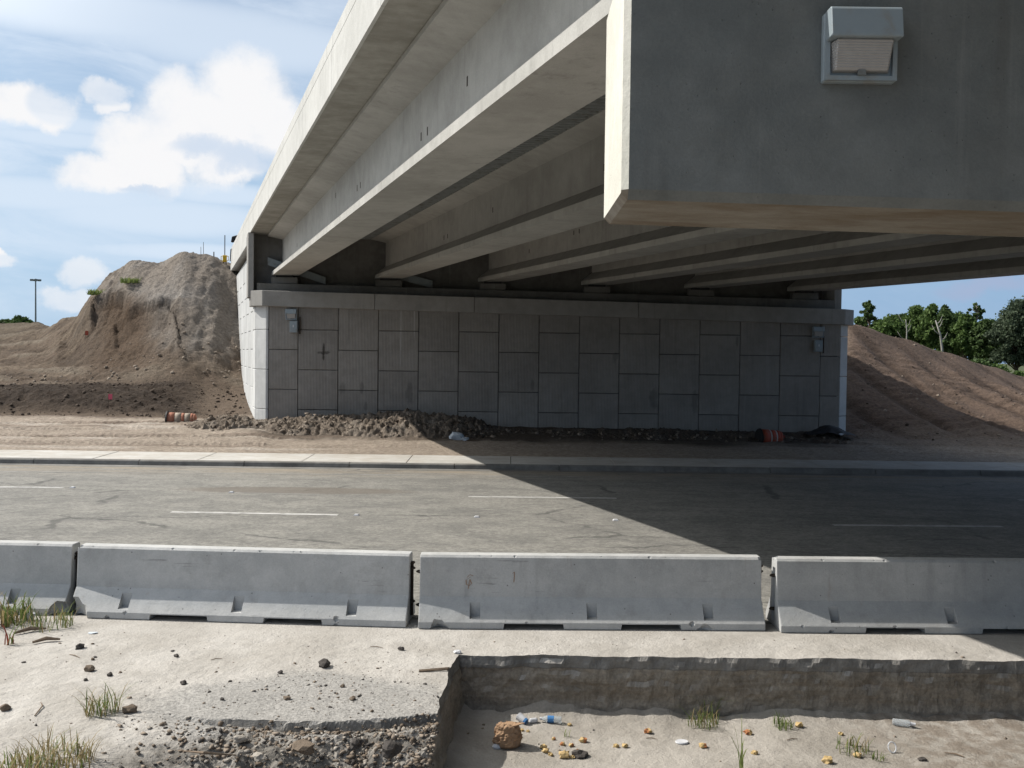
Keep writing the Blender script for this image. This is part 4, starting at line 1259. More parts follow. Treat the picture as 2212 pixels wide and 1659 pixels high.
# upper coping under the parapet along the side return
mb = MB(); sweep(mb, [(xL - 0.06, zL - 0.40), (xL + 0.5, zL - 0.40), (xL + 0.5, zL - 0.03), (xL - 0.06, zL - 0.03)], 40.2, 55.6, 1)
o = mb.build('upper_coping', M['parapet'], wall); bevel(o, 0.02)

# ================================================================== LIGHT FIXTURES
def wall_pack(c, s, label, group):
    """c = lower left rear corner on the wall, s = scale (0.44 m wide at 1)"""
    root = empty('wall_light', c, label, 'wall light', group)
    w, h = 0.425 * s, 0.405 * s
    x, y, z = c
    def P(a, b, d_): return (x + a * s, y - d_ * s, z + b * s)
    mb = MB(); mb.hexa([P(0, 0, 0.0), P(0.425, 0, 0.0), P(0.425, 0, 0.055), P(0, 0, 0.055), P(0.0, 0.40, 0), P(0.425, 0.40, 0), P(0.425, 0.40, 0.055), P(0, 0.40, 0.055)])
    o = mb.build('back_box', M['fixture'], root); bevel(o, 0.008 * s)
    mb = MB()                                    # rim round the lens
    for a0, a1, b0, b1 in ((0.004, 0.03, 0.03, 0.235), (0.395, 0.421, 0.03, 0.235), (0.004, 0.421, 0.004, 0.03)):
        mb.hexa([P(a0, b0, .0551), P(a1, b0, .0551), P(a1, b0, .085), P(a0, b0, .085), P(a0, b1, .0551), P(a1, b1, .0551), P(a1, b1, .085), P(a0, b1, .085)])
    lf = mb.build('lens_frame', M['fixture'], root)
    mb = MB()                                    # hood: taller at the back, projecting over the lens
    pr_ = [(0.225, 0.0555), (0.225, 0.185), (0.235, 0.19), (0.392, 0.165), (0.405, 0.15), (0.405, 0.0555)]
    mb.loft([[P(a, b, d_) for b, d_ in pr_] for a in (0.006, 0.419)])
    o = mb.build('hood', M['fixture'], root); bevel(o, 0.006 * s)
    mb = MB()                                    # refractor
    q0 = [(0.045, 0.05, .0556), (0.38, 0.05, .0556), (0.395, 0.222, .0556), (0.03, 0.222, .0556)]
    q1 = [(0.060, 0.06, .095), (0.365, 0.06, .095), (0.375, 0.2235, .155), (0.05, 0.2235, .155)]
    mb.loft([[P(*q) for q in q0], [P(*q) for q in q1]])
    o = mb.build('lens', M['lens'], root); bevel(o, 0.006 * s)
    mb = MB(); mb.hexa([P(0.19, 0.03, .0855), P(0.235, 0.03, .0855), P(0.235, 0.03, .10), P(0.19, 0.03, .10), P(0.19, 0.06, .0855), P(0.235, 0.06, .0855), P(0.235, 0.06, .10), P(0.19, 0.06, .10)])
    mb.build('latch', M['galv'], lf)
    return root
c = at(1771.5, 182, 6.0)
wall_pack((c.x, 6.0, c.z), 1.0, 'large grey wall light with frosted lens on the dark face of the pier cap', 'wall lights')
def junction(c, label):
    root = empty('junction_box', c, label, 'junction box', 'junction boxes on the panelled wall')
    x, y, z = c
    mb = MB(); mb.box((x, y - 0.16, z), (x + 0.30, y, z + 0.44)); o = mb.build('box', M['fixture'], root); bevel(o, 0.012)
    mb = MB(); mb.box((x + 0.02, y - 0.175, z + 0.02), (x + 0.28, y - 0.1605, z + 0.42)); cv = mb.build('cover', M['fixture'], root); bevel(cv, 0.006)
    mb = MB(); mb.box((x + 0.13, y - 0.195, z + 0.20), (x + 0.17, y - 0.1755, z + 0.29)); mb.build('latch', M['white'], cv)
    mb = MB(); mb.tube([(x + 0.36, y - 0.05, z - 0.05), (x + 0.36, y - 0.05, z + 0.6)], 0.025, 8); mb.build('conduit', M['steel'], root)
c = at(618, 691, PY); wall_pack((c.x, PY - 0.008, c.z), 1.0, 'small grey wall light near the sunlit corner of the panelled wall', 'wall lights')
c = at(627.5, 718.5, PY); junction((c.x, PY - 0.008, c.z), 'grey junction box under the light by the sunlit corner of the wall')
c = at(1754, 729, PY); wall_pack((c.x, PY - 0.008, c.z), 1.0, 'small wall light in the shade at the far end of the wall near the trees', 'wall lights')
c = at(1757, 760, PY); junction((c.x, PY - 0.008, c.z), 'dim junction box under the light at the shaded end of the wall near the trees')

# ================================================================== ROAD BARRIERS
def barrier_mesh(cuts=()):
    L = 3.665
    prof_ = [(-0.305, 0), (0.305, 0), (0.305, 0.07), (0.127, 0.30), (0.098, 0.713), (0.074, 0.736), (-0.074, 0.736), (-0.098, 0.713), (-0.127, 0.30), (-0.305, 0.07)]
    bm = bmesh.new()
    rings = [[bm.verts.new((x, y, z)) for y, z in prof_] for x in (-L / 2, L / 2)]
    n = len(prof_)
    for i in range(n):
        j = (i + 1) % n
        bm.faces.new((rings[0][i], rings[0][j], rings[1][j], rings[1][i]))
    bm.faces.new(rings[0]); bm.faces.new(rings[1][::-1])
    bmesh.ops.recalc_face_normals(bm, faces=bm.faces)
    es = [e for e in bm.edges if e.calc_face_angle(0) > rad(60)]
    bmesh.ops.bevel(bm, geom=es, offset=0.010, segments=2, affect='EDGES', profile=0.6)
    me = bpy.data.meshes.new('barrier_base'); bm.to_mesh(me); bm.free()
    tmp = bpy.data.objects.new('tmp_body', me); COL.objects.link(tmp)
    cm = MB()
    def cbox(x0, x1, y0, y1, z0, z1): cm.box((x0, y0, z0), (x1, y1, z1))
    for xc in (-1.24, 0.0, 1.24):                # stake pockets on both faces
        for s in (-1, 1):
            a, b_ = sorted((s * 0.165, s * 0.5))
            cm.hexa([(xc - 0.055, a, 0.10), (xc + 0.055, a, 0.10), (xc + 0.055, b_, 0.10), (xc - 0.055, b_, 0.10), (xc - 0.06, a, 0.5), (xc + 0.06, a, 0.5), (xc + 0.06, b_, 0.5), (xc - 0.06, b_, 0.5)])
    for xc in (-0.62, 0.62):                     # drainage slots
        cm.hexa([(xc - 0.34, -0.5, -0.1), (xc + 0.34, -0.5, -0.1), (xc + 0.34, 0.5, -0.1), (xc - 0.34, 0.5, -0.1), (xc - 0.31, -0.5, 0.058), (xc + 0.31, -0.5, 0.058), (xc + 0.31, 0.5, 0.058), (xc - 0.31, 0.5, 0.058)])
    for s in (-1, 1):                            # recess for the joint in either end
        a, b_ = sorted((s * (L / 2 - 0.035), s * (L / 2 + 0.1)))
        cbox(a, b_, -0.05, 0.05, 0.04, 0.63)
    for (x, y, z, r_) in cuts:                   # broken corners
        bmx = bmesh.new(); bmesh.ops.create_icosphere(bmx, subdivisions=2, radius=1.0)
        rr = random.Random(int(x * 100 + z * 10))
        vs = [Vector((x, y, z)) + q.co * r_ * (0.75 + 0.5 * rr.random()) for q in bmx.verts]
        cm.add(vs, [[q.index for q in p.verts] for p in bmx.faces]); bmx.free()
    cut = cm.build('tmp_cut', M['barrier'])
    md = tmp.modifiers.new('b', 'BOOLEAN'); md.operation = 'DIFFERENCE'; md.solver = 'EXACT'; md.use_self = True; md.object = cut
    dg = bpy.context.evaluated_depsgraph_get()
    out = bpy.data.meshes.new_from_object(tmp.evaluated_get(dg))
    out.name = 'concrete_barrier'
    bpy.data.objects.remove(tmp); bpy.data.objects.remove(cut)
    out.materials.clear(); out.materials.append(M['barrier'])
    return out
spec = [  # image points of the front foot, label, broken corners
 ((-592, 1314), (146, 1331), 'leftmost concrete road barrier with weeds growing at its foot', [(1.80, -0.30, 0.02, 0.16)]),
 ((165, 1335), (890, 1357), 'concrete road barrier with a crumbled bottom corner beside the weeds', [(-1.80, -0.30, 0.04, 0.19), (-1.81, -0.06, 0.73, 0.04)]),
 ((908, 1358), (1660, 1365), 'concrete road barrier with two faint orange scrawls on its face', [(-1.62, -0.32, 0.0, 0.10), (1.2, -0.33, 0.02, 0.07), (1.83, -0.08, 0.73, 0.035)]),
 ((1680, 1366), (2430, 1375), 'rightmost concrete road barrier with half its top in bridge shadow', [(-1.81, 0.05, 0.74, 0.05)]),
]
mark_mat = simple('orange_chalk', (0.40, 0.29, 0.22), 0.9, 0, 0.1)
for k, (pa, pb, lab, cuts) in enumerate(spec):
    A, Bq = gp(*pa, 0.0), gp(*pb, 0.0)
    yaw = math.atan2(Bq.y - A.y, Bq.x - A.x)
    mid = (A + Bq) / 2
    if k == 2: yaw += 0.012
    if k == 3: yaw += 0.016
    if k == 0:
        yaw = -0.045; e = gp(146, 1331, 0); mid = Vector((e.x - 1.815 * math.cos(yaw), e.y - 1.815 * math.sin(yaw), 0))
    nrm = Vector((-math.sin(yaw), math.cos(yaw), 0))
    rc = random.Random(k + 11)
    cuts = list(cuts) + [(rc.uniform(-1.7, 1.7), -0.088, 0.736, rc.uniform(.012, .026)) for _ in range(6)] + [(rc.uniform(-1.7, 1.7), -0.308, rc.choice([.0, .07]), rc.uniform(.015, .04)) for _ in range(6)]
    o = bpy.data.objects.new('concrete_barrier', barrier_mesh(cuts)); COL.objects.link(o)
    o.location = mid + nrm * 0.305 + Vector((0, 0, 0.004))
    o.location.x = (-6.645, -2.893, 0.873, 4.685)[k]; o.rotation_euler.z = yaw
    tag(o, lab, 'road barrier', 'concrete barriers in a row along the road')
    for end in (-1, 1):
        for zc in (0.18, 0.54):                  # steel connection loops at either end
            mb = MB(); zc2 = zc + (0.03 if end > 0 else 0)
            x0 = end * 1.792
            mb.tube([(x0, -0.04, zc2), (x0 + end * 0.055, -0.04, zc2), (x0 + end * 0.078, 0, zc2), (x0 + end * 0.055, 0.04, zc2), (x0, 0.04, zc2)], 0.012, 6)
            l = mb.build('loop', M['steel']); l.parent = o
    if k < 3:
        mb = MB(); mb.tube([(1.845, 0, 0.06), (1.845, 0, 0.62)], 0.016, 8); mb.tube([(1.845, 0, 0.62), (1.845, 0, 0.64)], 0.03, 8)
        l = mb.build('pin', M['steel']); l.parent = o
    if k == 2:                                   # chalk scrawls painted on the face
        def onface(x, z): return (x, -(0.127 - 0.029 * (z - 0.30) / 0.413) - 0.0025, z)
        for path in ([(-1.33, 0.55), (-1.30, 0.585), (-1.265, 0.57), (-1.29, 0.56), (-1.34, 0.52), (-1.335, 0.47), (-1.305, 0.455), (-1.28, 0.48), (-1.30, 0.53), (-1.315, 0.42)], [(-0.845, 0.60), (-0.825, 0.62), (-0.825, 0.565), (-0.83, 0.50)]):
            mb = MB(); vs = []
            for x, z in [(x_, z_ * 0.91) for x_, z_ in path]: vs += [onface(x - 0.006, z), onface(x + 0.006, z + 0.004)]
            mb.add(vs, [(2 * i, 2 * i + 1, 2 * i + 3, 2 * i + 2) for i in range(len(path) - 1)])
            l = mb.build('chalk_scrawl', mark_mat, fix=False); l.parent = o

# ================================================================== TREES
def leaves(centres, radii, n, size, jitter=1.0, flat=1.0):
    """leaf-clump quads spread through the given clumps"""
    C = np.asarray(centres, float); Rr = np.asarray(radii, float)
    k = RNG.integers(0, len(C), n)
    d = RNG.normal(size=(n, 3)); d /= np.linalg.norm(d, axis=1)[:, None]
    r = RNG.random(n) ** 0.6 * (0.75 + 0.6 * RNG.random(n))
    P = C[k] + d * (r * Rr[k])[:, None] * np.array([1, 1, flat])
    a = RNG.normal(size=(n, 3)); a /= np.linalg.norm(a, axis=1)[:, None]
    b = np.cross(a, RNG.normal(size=(n, 3))); b /= np.linalg.norm(b, axis=1)[:, None]
    s = size * (0.5 + RNG.random(n))[:, None]
    V = np.stack([P - a * s - b * s * .5, P + a * s - b * s * .3, P + a * s * .6 + b * s * .6, P - a * s * .7 + b * s * .5], 1)
    return V.reshape(-1, 3)
def quads_object(name, V, mat, parent=None):
    n = len(V) // 4
    off = ORIGIN.get(parent, Vector((0, 0, 0)))
    V = V - np.array(off[:])
    me = bpy.data.meshes.new(name)
    me.vertices.add(len(V)); me.vertices.foreach_set('co', V.ravel().astype(np.float32))
    me.loops.add(len(V)); me.loops.foreach_set('vertex_index', np.arange(len(V), dtype=np.int32))
    me.polygons.add(n); me.polygons.foreach_set('loop_start', np.arange(0, len(V), 4).astype(np.int32)); me.polygons.foreach_set('loop_total', np.full(n, 4, np.int32))
    me.update(calc_edges=True); me.materials.append(mat)
    o = bpy.data.objects.new(name, me); COL.objects.link(o)
    if parent: o.parent = parent
    return o
def tree(name, xp, ytop, Y, wpx, hcrown, kind, label, bark='bark', leaf='leaf', dens=1.0, lean=0.0, group='trees beyond the right-hand slope', cat='tree', seed=0, zbase=-0.92):
    rr = random.Random(seed + int(xp))
    base = at(xp, 800, Y); base.z = zbase
    top = at(xp, ytop, Y).z
    W_ = wpx * Y / FPX                           # crown width in metres
    root = empty(name, base, label, cat, group)
    Hc = hcrown * Y / FPX                        # crown height
    cs_, rr_ = [], []
    limbs = MB()
    trunk_top = top - Hc * 0.18
    tp = [Vector((base.x + lean * t * 1.0 + rr.uniform(-.12, .12) * (0 < t < 1), base.y, base.z + (trunk_top - base.z) * t)) for t in (0, .25, .5, .75, 1)]
    tr = 0.018 * (top - base.z) + 0.05
    limbs.tube(tp, [tr, tr * .8, tr * .62, tr * .42, tr * .16], 8)
    zc0 = top - Hc
    n = {'round': 52, 'pine': 38, 'oak': 80, 'bush': 22, 'dead': 0}[kind]
    for i in range(n + n // 4):
        t = rr.random()
        spray = i >= n
        z = zc0 + Hc * (0.08 + 0.86 * t)
        if kind == 'pine': half = W_ / 2 * (0.95 - 0.55 * t) * rr.uniform(.3, 1.05)
        else: half = W_ / 2 * math.sqrt(max(0.08, 1 - (2 * t - 0.85) ** 2)) * rr.uniform(.25, .9)
        if spray: half *= 1.12; z += Hc * 0.05
        a = rr.uniform(0, 2 * math.pi)
        c = Vector((base.x + lean + math.cos(a) * half, base.y + math.sin(a) * half, z))
        cs_.append(c); rr_.append({'pine': 0.085, 'round': 0.20, 'oak': 0.165, 'bush': 0.32}[kind] * max(W_ * 0.8, Hc * .6) * rr.uniform(.55, 1.15) * (0.45 if spray else 1))
        f = min(1, max(0.1, (z - base.z) / max(0.1, trunk_top - base.z) - (0.16 if kind != 'pine' else 0.03)))
        p0 = tp[0].lerp(tp[-1], f)
        limbs.tube([p0, p0.lerp(c, .55) + Vector((0, 0, .12)), c], [tr * .32, tr * .18, tr * .05], 5)
    limbs.build('trunk', M[bark], root, smooth=True)
    if n:
        nl = int({'pine': 4200, 'round': 14000, 'oak': 20000, 'bush': 9000}[kind] * dens)
        V = leaves(cs_, rr_, nl, {'pine': 0.12, 'round': 0.14, 'oak': 0.12, 'bush': 0.14}[kind] * Y / 110, flat=0.8)
        quads_object('crown', V, M[leaf], root)
    return root
TG = 'trees beyond the right-hand slope'
tree('pine_tree', 1874, 646, 112, 54, 80, 'pine', 'thin ragged pine at the left edge of the trees, close to the wall', leaf='needle', dens=.85)
tree('pine_tree', 2106, 650, 112, 50, 64, 'pine', 'tall pine with a bare slender trunk rising above the greener trees', leaf='needle', dens=.85, bark='bark_pale')
tree('leafy_tree', 1925, 684, 108, 78, 62, 'round', 'low bright green tree between the ragged pine and the pale snag', leaf='leaf')
tree('leafy_tree', 1975, 662, 114, 56, 96, 'round', 'rounded light green tree just behind the pale snag', leaf='leaf')
tree('leafy_tree', 2008, 658, 112, 62, 100, 'round', 'fullest rounded green tree, left of the white trunk', leaf='leaf')
tree('leafy_tree', 2048, 662, 111, 48, 104, 'round', 'dark tree with a crooked white trunk', bark='bark_pale', leaf='leaf_dark', lean=-.5)
tree('leafy_tree', 2082, 680, 109, 60, 90, 'round', 'green tree filling the gap below the tall pine', leaf='leaf')
tree('leafy_tree', 2124, 692, 107, 56, 84, 'round', 'low dark tree in front of the tall pine, beside the oak', leaf='leaf_dark')
tree('oak_tree', 2196, 646, 104, 130, 150, 'oak', 'big grey-green oak at the right edge of the view', leaf='leaf_grey', dens=1.7)
tree('oak_tree', 2330, 640, 106, 140, 150, 'oak', 'oak standing just right of the big grey-green one', leaf='leaf_grey')
tree('leafy_tree', 1858, 688, 116, 40, 50, 'bush', 'low green tree peeping out right behind the end of the wall', leaf='leaf')
for k, (xp, yt, wp, hp, lf, lab) in enumerate([(1898, 694, 60, 70, 'leaf', 'green tree behind the low bright tree near the ragged pine'), (1945, 680, 60, 90, 'leaf_dark', 'dark tree filling the gap behind the pale snag'), (1992, 676, 60, 100, 'leaf_dark', 'dark tree standing behind the two rounded green trees'),
        (2066, 676, 56, 100, 'leaf', 'green tree behind the dark tree with the white trunk'), (2140, 690, 70, 100, 'leaf', 'green tree squeezed between the tall pine and the oak'), (2100, 700, 70, 90, 'leaf_dark', 'dark tree low behind the trunk of the tall pine')]):
    tree('leafy_tree', xp, yt, 124, wp, hp, 'round', lab, leaf=lf, seed=40 + k)
for k, (xp, yt, wp, lab) in enumerate([(2420, 680, 90, 'tree just beyond the oaks'), (2520, 668, 100, 'second tree beyond the oaks'), (2640, 690, 110, 'third tree beyond the oaks'), (2780, 676, 110, 'farthest tree in the row beyond the oaks')]):
    tree('leafy_tree', xp, yt, 115, wp, 110, 'round', lab, leaf='leaf' if k % 2 else 'leaf_dark', seed=70 + k, dens=.6)
# snag and white trunk stand clear of the crowns
def trunk_only(name, pts, r, label, mat):
    root = empty(name, Vector(pts[0]), label, 'tree', TG)
    mb = MB(); mb.tube(pts, [r, r * .85, r * .7, r * .35][:len(pts)], 8)
    for s in (0.25, 0.5, 0.7, .85):
        a = Vector(pts[1]).lerp(Vector(pts[-1]), s); q = random.choice([-1, 1]) * random.uniform(.4, 1.0); mb.tube([a, a + Vector((q * .6, .1, .35)), a + Vector((q, .2, .95))], [r * .4, r * .28, r * .08], 5)
    mb.build('trunk', M[mat], root, smooth=True)
trunk_only('dead_tree', [tuple(at(1959, 800, 105)), tuple(at(1958, 750, 105)), tuple(at(1959, 715, 105)), tuple(at(1956.5, 690, 105))], 0.085, 'bare pale snag standing in front of the rounded green trees', 'bark_pale')
trunk_only('dead_tree', [tuple(at(2038, 800, 106)), tuple(at(2035, 752, 106)), tuple(at(2031, 722, 106)), tuple(at(2021, 692, 106))], 0.15, 'bare crooked white trunk in front of the dark tree', 'bark_pale')
for k in range(9):
    xp = 1862 + 49 * k
    tree('shrub', xp, 738 + 9 * k, 100, 76, 74 + 4 * k, 'bush', ['shrub below the ragged pine at the end of the wall', 'shrub left of the pale snag', 'dark shrub right at the foot of the pale snag', 'shrub between the pale snag and the white trunk', 'shrub just right of the white trunk', 'dark shrub under the tall pine', 'shrub at the left foot of the grey-green oak', 'shrub under the middle of the grey-green oak', 'rightmost shrub at the foot of the grey-green oak'][k], leaf='leaf_dark' if k in (2, 5) else 'leaf', group='undergrowth shrubs behind the slope', cat='shrub')
# far clump and light mast at the left
for k, (xp, yt, wp, lab) in enumerate([(8, 692, 34, 'far dark tree on the horizon at the very left edge'), (38, 688, 40, 'tallest far dark tree on the horizon left of the light mast'), (66, 697, 24, 'smallest far dark tree on the horizon, closest to the light mast')]):
    tree('distant_tree', xp, yt, 300, wp, 22, 'bush', lab, leaf='leaf_dark', group='distant trees at the left', cat='tree', zbase=4.0)
mp = at(77, 700, 330); mtop = at(77, 602, 330)
mast = empty('light_mast', (mp.x, mp.y, 0), 'tall thin steel light mast on the horizon left of the dirt pile', 'light mast')
mb = MB(); mb.tube([(mp.x, mp.y, -0.9), (mp.x, mp.y, mtop.z)], [0.36, 0.2], 10); mb.build('pole', M['galv'], mast)
mb = MB(); mb.tube([(mp.x + 1.1 * math.cos(a), mp.y + 1.1 * math.sin(a), mtop.z - 0.3) for a in np.linspace(0, 2 * math.pi, 13)], 0.09, 6); mb.build('ring', M['galv'], mast)
for k in range(6):
    a = k * math.pi / 3
    mb = MB(); mb.box((mp.x + 1.3 * math.cos(a) - .4, mp.y + 1.3 * math.sin(a) - .4, mtop.z - 0.75), (mp.x + 1.3 * math.cos(a) + .4, mp.y + 1.3 * math.sin(a) + .4, mtop.z - 0.2)); mb.build('lamp_head', M['galv'], mast)

# ================================================================== GRASS, STONES, LITTER
def tuft(c, n, h, spread, label, mats=('grass',), group=None, name='grass_tuft', cat='grass tuft', w=0.0042, lean=0.95, seed=1):
    rr = random.Random(seed + int(abs(c[0]) * 1000))
    mb = MB()
    for _ in range(int(n * 1.9) if n > 12 else n):
        a = rr.uniform(0, 2 * math.pi); r = spread * math.sqrt(rr.random())
        p = Vector((c[0] + r * math.cos(a), c[1] + r * math.sin(a), c[2] - 0.006))
        hh_ = h * rr.uniform(.35, 1.0); b = rr.uniform(0, 2 * math.pi); ln = lean * rr.uniform(.2, 1.2) * hh_
        d_ = Vector((math.cos(b), math.sin(b), 0)); s = Vector((-math.sin(b), math.cos(b), 0))
        ww = w * rr.uniform(.6, 1.3)
        q = [p, p + d_ * ln * .2 + Vector((0, 0, hh_ * .5)), p + d_ * ln * .6 + Vector((0, 0, hh_ * .85)), p + d_ * ln + Vector((0, 0, hh_))]
        wd = [ww, ww * .9, ww * .6, 0.0006]
        vs = []
        for pt, k in zip(q, wd): vs += [pt - s * k, pt + s * k]
        mb.add(vs, [(0, 1, 3, 2), (2, 3, 5, 4), (4, 5, 7, 6)], rr.randrange(len(mats)))
    o = mb.build(name, [M[m] for m in mats], fix=False)
    return tag(o, label, cat, group)
GT = 'grass tufts on the sandy ground'
c = on_near(222, 1540); tuft(c, 46, .22, .13, 'small green grass tuft alone on the pale sand', ('grass', 'grass', 'dry'), GT)
c = on_near(120, 1652); tuft(c, 130, .2, .27, 'wide yellowish grass clump at the bottom left corner of the sand', ('grass', 'dry', 'dry'), GT)
c = on_near(30, 1668); tuft(c, 50, .16, .2, 'sparse dry grass at the very bottom left corner', ('dry', 'grass'), GT)
c = on_near(742, 1650); tuft(c, 16, .13, .04, 'little green sprig among the dark rubble below the broken asphalt', ('grass',), GT, w=.008)
c = on_near(1518, 1566, PIT); tuft(c, 46, .17, .15, 'dark green tuft at the shadow edge in the cut, near the tall stems', ('grass', 'grass', 'dry'), GT)
c = on_near(1535, 1545, PIT); tuft(c, 22, .24, .07, 'upright green tuft in the shade against the cut face', ('grass',), GT)
c = on_near(1690, 1570, PIT); tuft(c, 30, .12, .10, 'low green tuft at the shadow edge behind a yellow scrap', ('grass',), GT)
c = on_near(1836, 1622, PIT); tuft(c, 34, .14, .16, 'straggling green tuft on the cut floor at right', ('grass', 'grass', 'dry'), GT)
c = on_near(1896, 1640, PIT); tuft(c, 14, .08, .06, 'tiny green tuft on the cut floor near the clear ring', ('grass',), GT)
c = on_near(1606, 1668, PIT); tuft(c, 7, .44, .035, 'few tall arching green stems on the cut floor at the bottom edge', ('grass',), GT, w=.007, lean=.55)
c = on_near(1225, 1592, PIT); tuft(c, 5, .16, .03, 'two or three thin green blades beside the brown bag', ('grass',), GT)
WG = 'weeds at the foot of the barriers'
c = on_near(18, 1345); tuft(c, 70, .30, .22, 'green weeds at the left edge below the barrier', ('grass', 'grass', 'dry'), WG, 'weed_clump', 'weeds', w=.008)
c = on_near(20, 1392); tuft(c, 12, .22, .08, 'reddish weed at the left edge in front of the barrier', ('weed_red', 'grass'), WG, 'weed_clump', 'weeds', w=.008)
c = on_near(105, 1352); tuft(c, 60, .22, .26, 'thin green weeds beside the crumbled barrier corner', ('grass', 'grass', 'dry'), WG, 'weed_clump', 'weeds')
for (xp, yp, Y, lab) in ((212, 636, 54.5, 'green clump of grass on the cut lip of the dirt pile'), (283, 634, 53.2, 'green patch of grass on the grey flank of the dirt pile')):
    p = at(xp, yp, Y); z = terrain_at(p.x, p.y)
    tuft((p.x, p.y, z), 120, .34, .55, lab, ('grass',), 'grass clumps on the dirt pile', w=.02)

def stone(c, s, mat, label, group, name='stone', cat='stone', fl=.75, seed=0):
    bm = bmesh.new(); bmesh.ops.create_icosphere(bm, subdivisions=2, radius=1.0)
    rr = random.Random(seed + int(c[0] * 977) + int(c[1] * 131))
    ph = [rr.uniform(0, 6.28) for _ in range(6)]
    for v in bm.verts:
        k = 1 + .22 * math.sin(3 * v.co.x + ph[0]) * math.cos(2.6 * v.co.y + ph[1]) + .14 * math.sin(5 * v.co.z + ph[2] + 3 * v.co.x) + rr.uniform(-.07, .07)
        v.co = Vector((v.co.x * k * 1.15, v.co.y * k * .85, v.co.z * k * fl))
    bmesh.ops.rotate(bm, verts=bm.verts, matrix=Matrix.Rotation(rr.uniform(0, 6.28), 3, 'Z'))
    bmesh.ops.scale(bm, verts=bm.verts, vec=(s, s, s))
    me = bpy.data.meshes.new(name); bm.to_mesh(me); bm.free(); me.materials.append(M[mat])
    o = bpy.data.objects.new(name, me); COL.objects.link(o)
    o.location = (c[0], c[1], c[2] + s * fl * .55)
    return tag(o, label, cat, group)
SG = 'loose stones on the sand'
for xp, yp, s, mat, lab in [
    (172, 1401, .042, 'rock_dark', 'dark stone on the sand closest to the crumbled barrier corner'),
    (193, 1449, .045, 'rock_brown', 'brown stone on the sand below the darker one near the barrier'),
    (237, 1460, .026, 'rock_dark', 'small dark stone right of the brown one'),
    (185, 1470, .018, 'rock_dark', 'pebble just under the brown stone'),
    (281, 1538, .05, 'rock_brown', 'brown stone beside the small green grass tuft'),
    (12, 1534, .04, 'rock_brown', 'brown stone at the left edge of the sand'),
    (396, 1478, .03, 'rock_dark', 'small dark stone on the bare grey asphalt patch'),
    (381, 1419, .025, 'rock_dark', 'small dark stone at the upper rim of the asphalt patch'),
    (606, 1455, .024, 'rock_dark', 'dark pebble left of the black pointed stone'),
    (701, 1440, .058, 'rock_dark', 'black pointed stone, largest on the open sand'),
    (740, 1484, .02, 'rock_brown', 'brown pebble below the black pointed stone'),
    (866, 1404, .03, 'rock_dark', 'flat dark stone on the sand nearest the cut corner'),
    (762, 1512, .028, 'rock_brown', 'brown stone on the broken asphalt before the stick'),
    (620, 1511, .028, 'rock_brown', 'brown stone on the bare asphalt near the broken edge'),
    (1253, 1635, .062, 'rock_dark', 'smooth dark purple stone among the yellow scraps'),
    (1993, 1643, .035, 'rock_dark', 'dark stone on the cut floor near the bottom right'),
    (480, 1512, .018, 'rock_dark', 'tiny stone on the asphalt patch left of centre'),
    ]:
    c = on_near(xp, yp, PIT if xp > 1000 else 0.0)
    stone(c, s, mat, lab, SG, fl=.6 if xp > 1200 else .75)
# big lumps in the rubble bank
for k, (xp, yp, s, mat, lab) in enumerate([(655, 1622, .075, 'rock_brown', 'large lump of base course in the rubble bank below the asphalt'), (770, 1612, .055, 'rock_dark', 'dark lump in the rubble bank beside the larger lump'), (845, 1628, .08, 'rock_dark', 'dark lump in the rubble bank nearest the cut corner'), (560, 1640, .045, 'rock_pale', 'pale lump low in the rubble bank'), (520, 1600, .045, 'rock_pale', 'pale stone at the left end of the rubble bank')]):
    c = on_near(xp, yp, -.2); stone(c, s, mat, lab, 'lumps in the rubble bank', 'rubble_lump', 'rubble lump', .7)
def stick(pts, r, label, name='stick'):
    mb = MB(); mb.tube(pts, r, 6); o = mb.build(name, M['wood']); return tag(o, label, 'stick', 'sticks on the ground')
def lifted(xp, yp, dz, z0=0.0):
    c = on_near(xp, yp, z0); return (c.x, c.y, c.z + dz)
a, b_ = lifted(905, 1452, .012), lifted(966, 1449, .02)
c1_ = lifted(978, 1446, .018)
stick([a, b_, c1_], [.014, .014, .009], 'grey stick lying on the sand at the lip of the cut')
stick([lifted(395, 1628, .02, -.1), lifted(440, 1632, .02, -.15), lifted(510, 1637, .02, -.2)], [.004, .011, .005], 'dark twig lying on the rubble bank at left')
stick([lifted(75, 1548, .008), lifted(92, 1528, .015), lifted(88, 1522, .02)], [.005, .006, .003], 'thin brown twig on the sand near the left edge')
stick([lifted(2040, 1628, .01, PIT), lifted(2065, 1632, .014, PIT), lifted(2083, 1637, .008, PIT)], [.004, .008, .004], 'short brown twig on the cut floor at right')
for k, (xa, ya, xb, yb2) in enumerate([(30, 1372, 100, 1362), (70, 1392, 130, 1385)]):
    stick([lifted(xa, ya, .02), lifted((xa + xb) / 2, (ya + yb2) / 2 - 2, .035), lifted(xb, yb2, .02)], [.012, .022, .01], ['brown rotten stick under the weeds at the barrier foot', 'brown rotten stick just in front of the weeds'][k])

for k, (xa, ya, xb, yb2, z_, lab) in enumerate([(1700, 1600, 1722, 1597, PIT, 'tiny dry twig on the cut floor below the yellow scrap at the shadow edge'), (1395, 1596, 1420, 1598, PIT, 'tiny dry twig just below a yellow scrap near the white lid'), (455, 1427, 480, 1424, 0, 'tiny dry twig on the sand above the asphalt patch'), (800, 1398, 828, 1401, 0, 'tiny dry twig on the sand left of the flat dark stone'), (150, 1415, 172, 1422, 0, 'tiny dry twig under the dark stone nearest the barrier')]):
    stick([lifted(xa, ya, .006, z_), lifted((xa + xb) / 2, (ya + yb2) / 2 - 1, .010, z_), lifted(xb, yb2, .006, z_)], [.003, .0045, .002], lab)
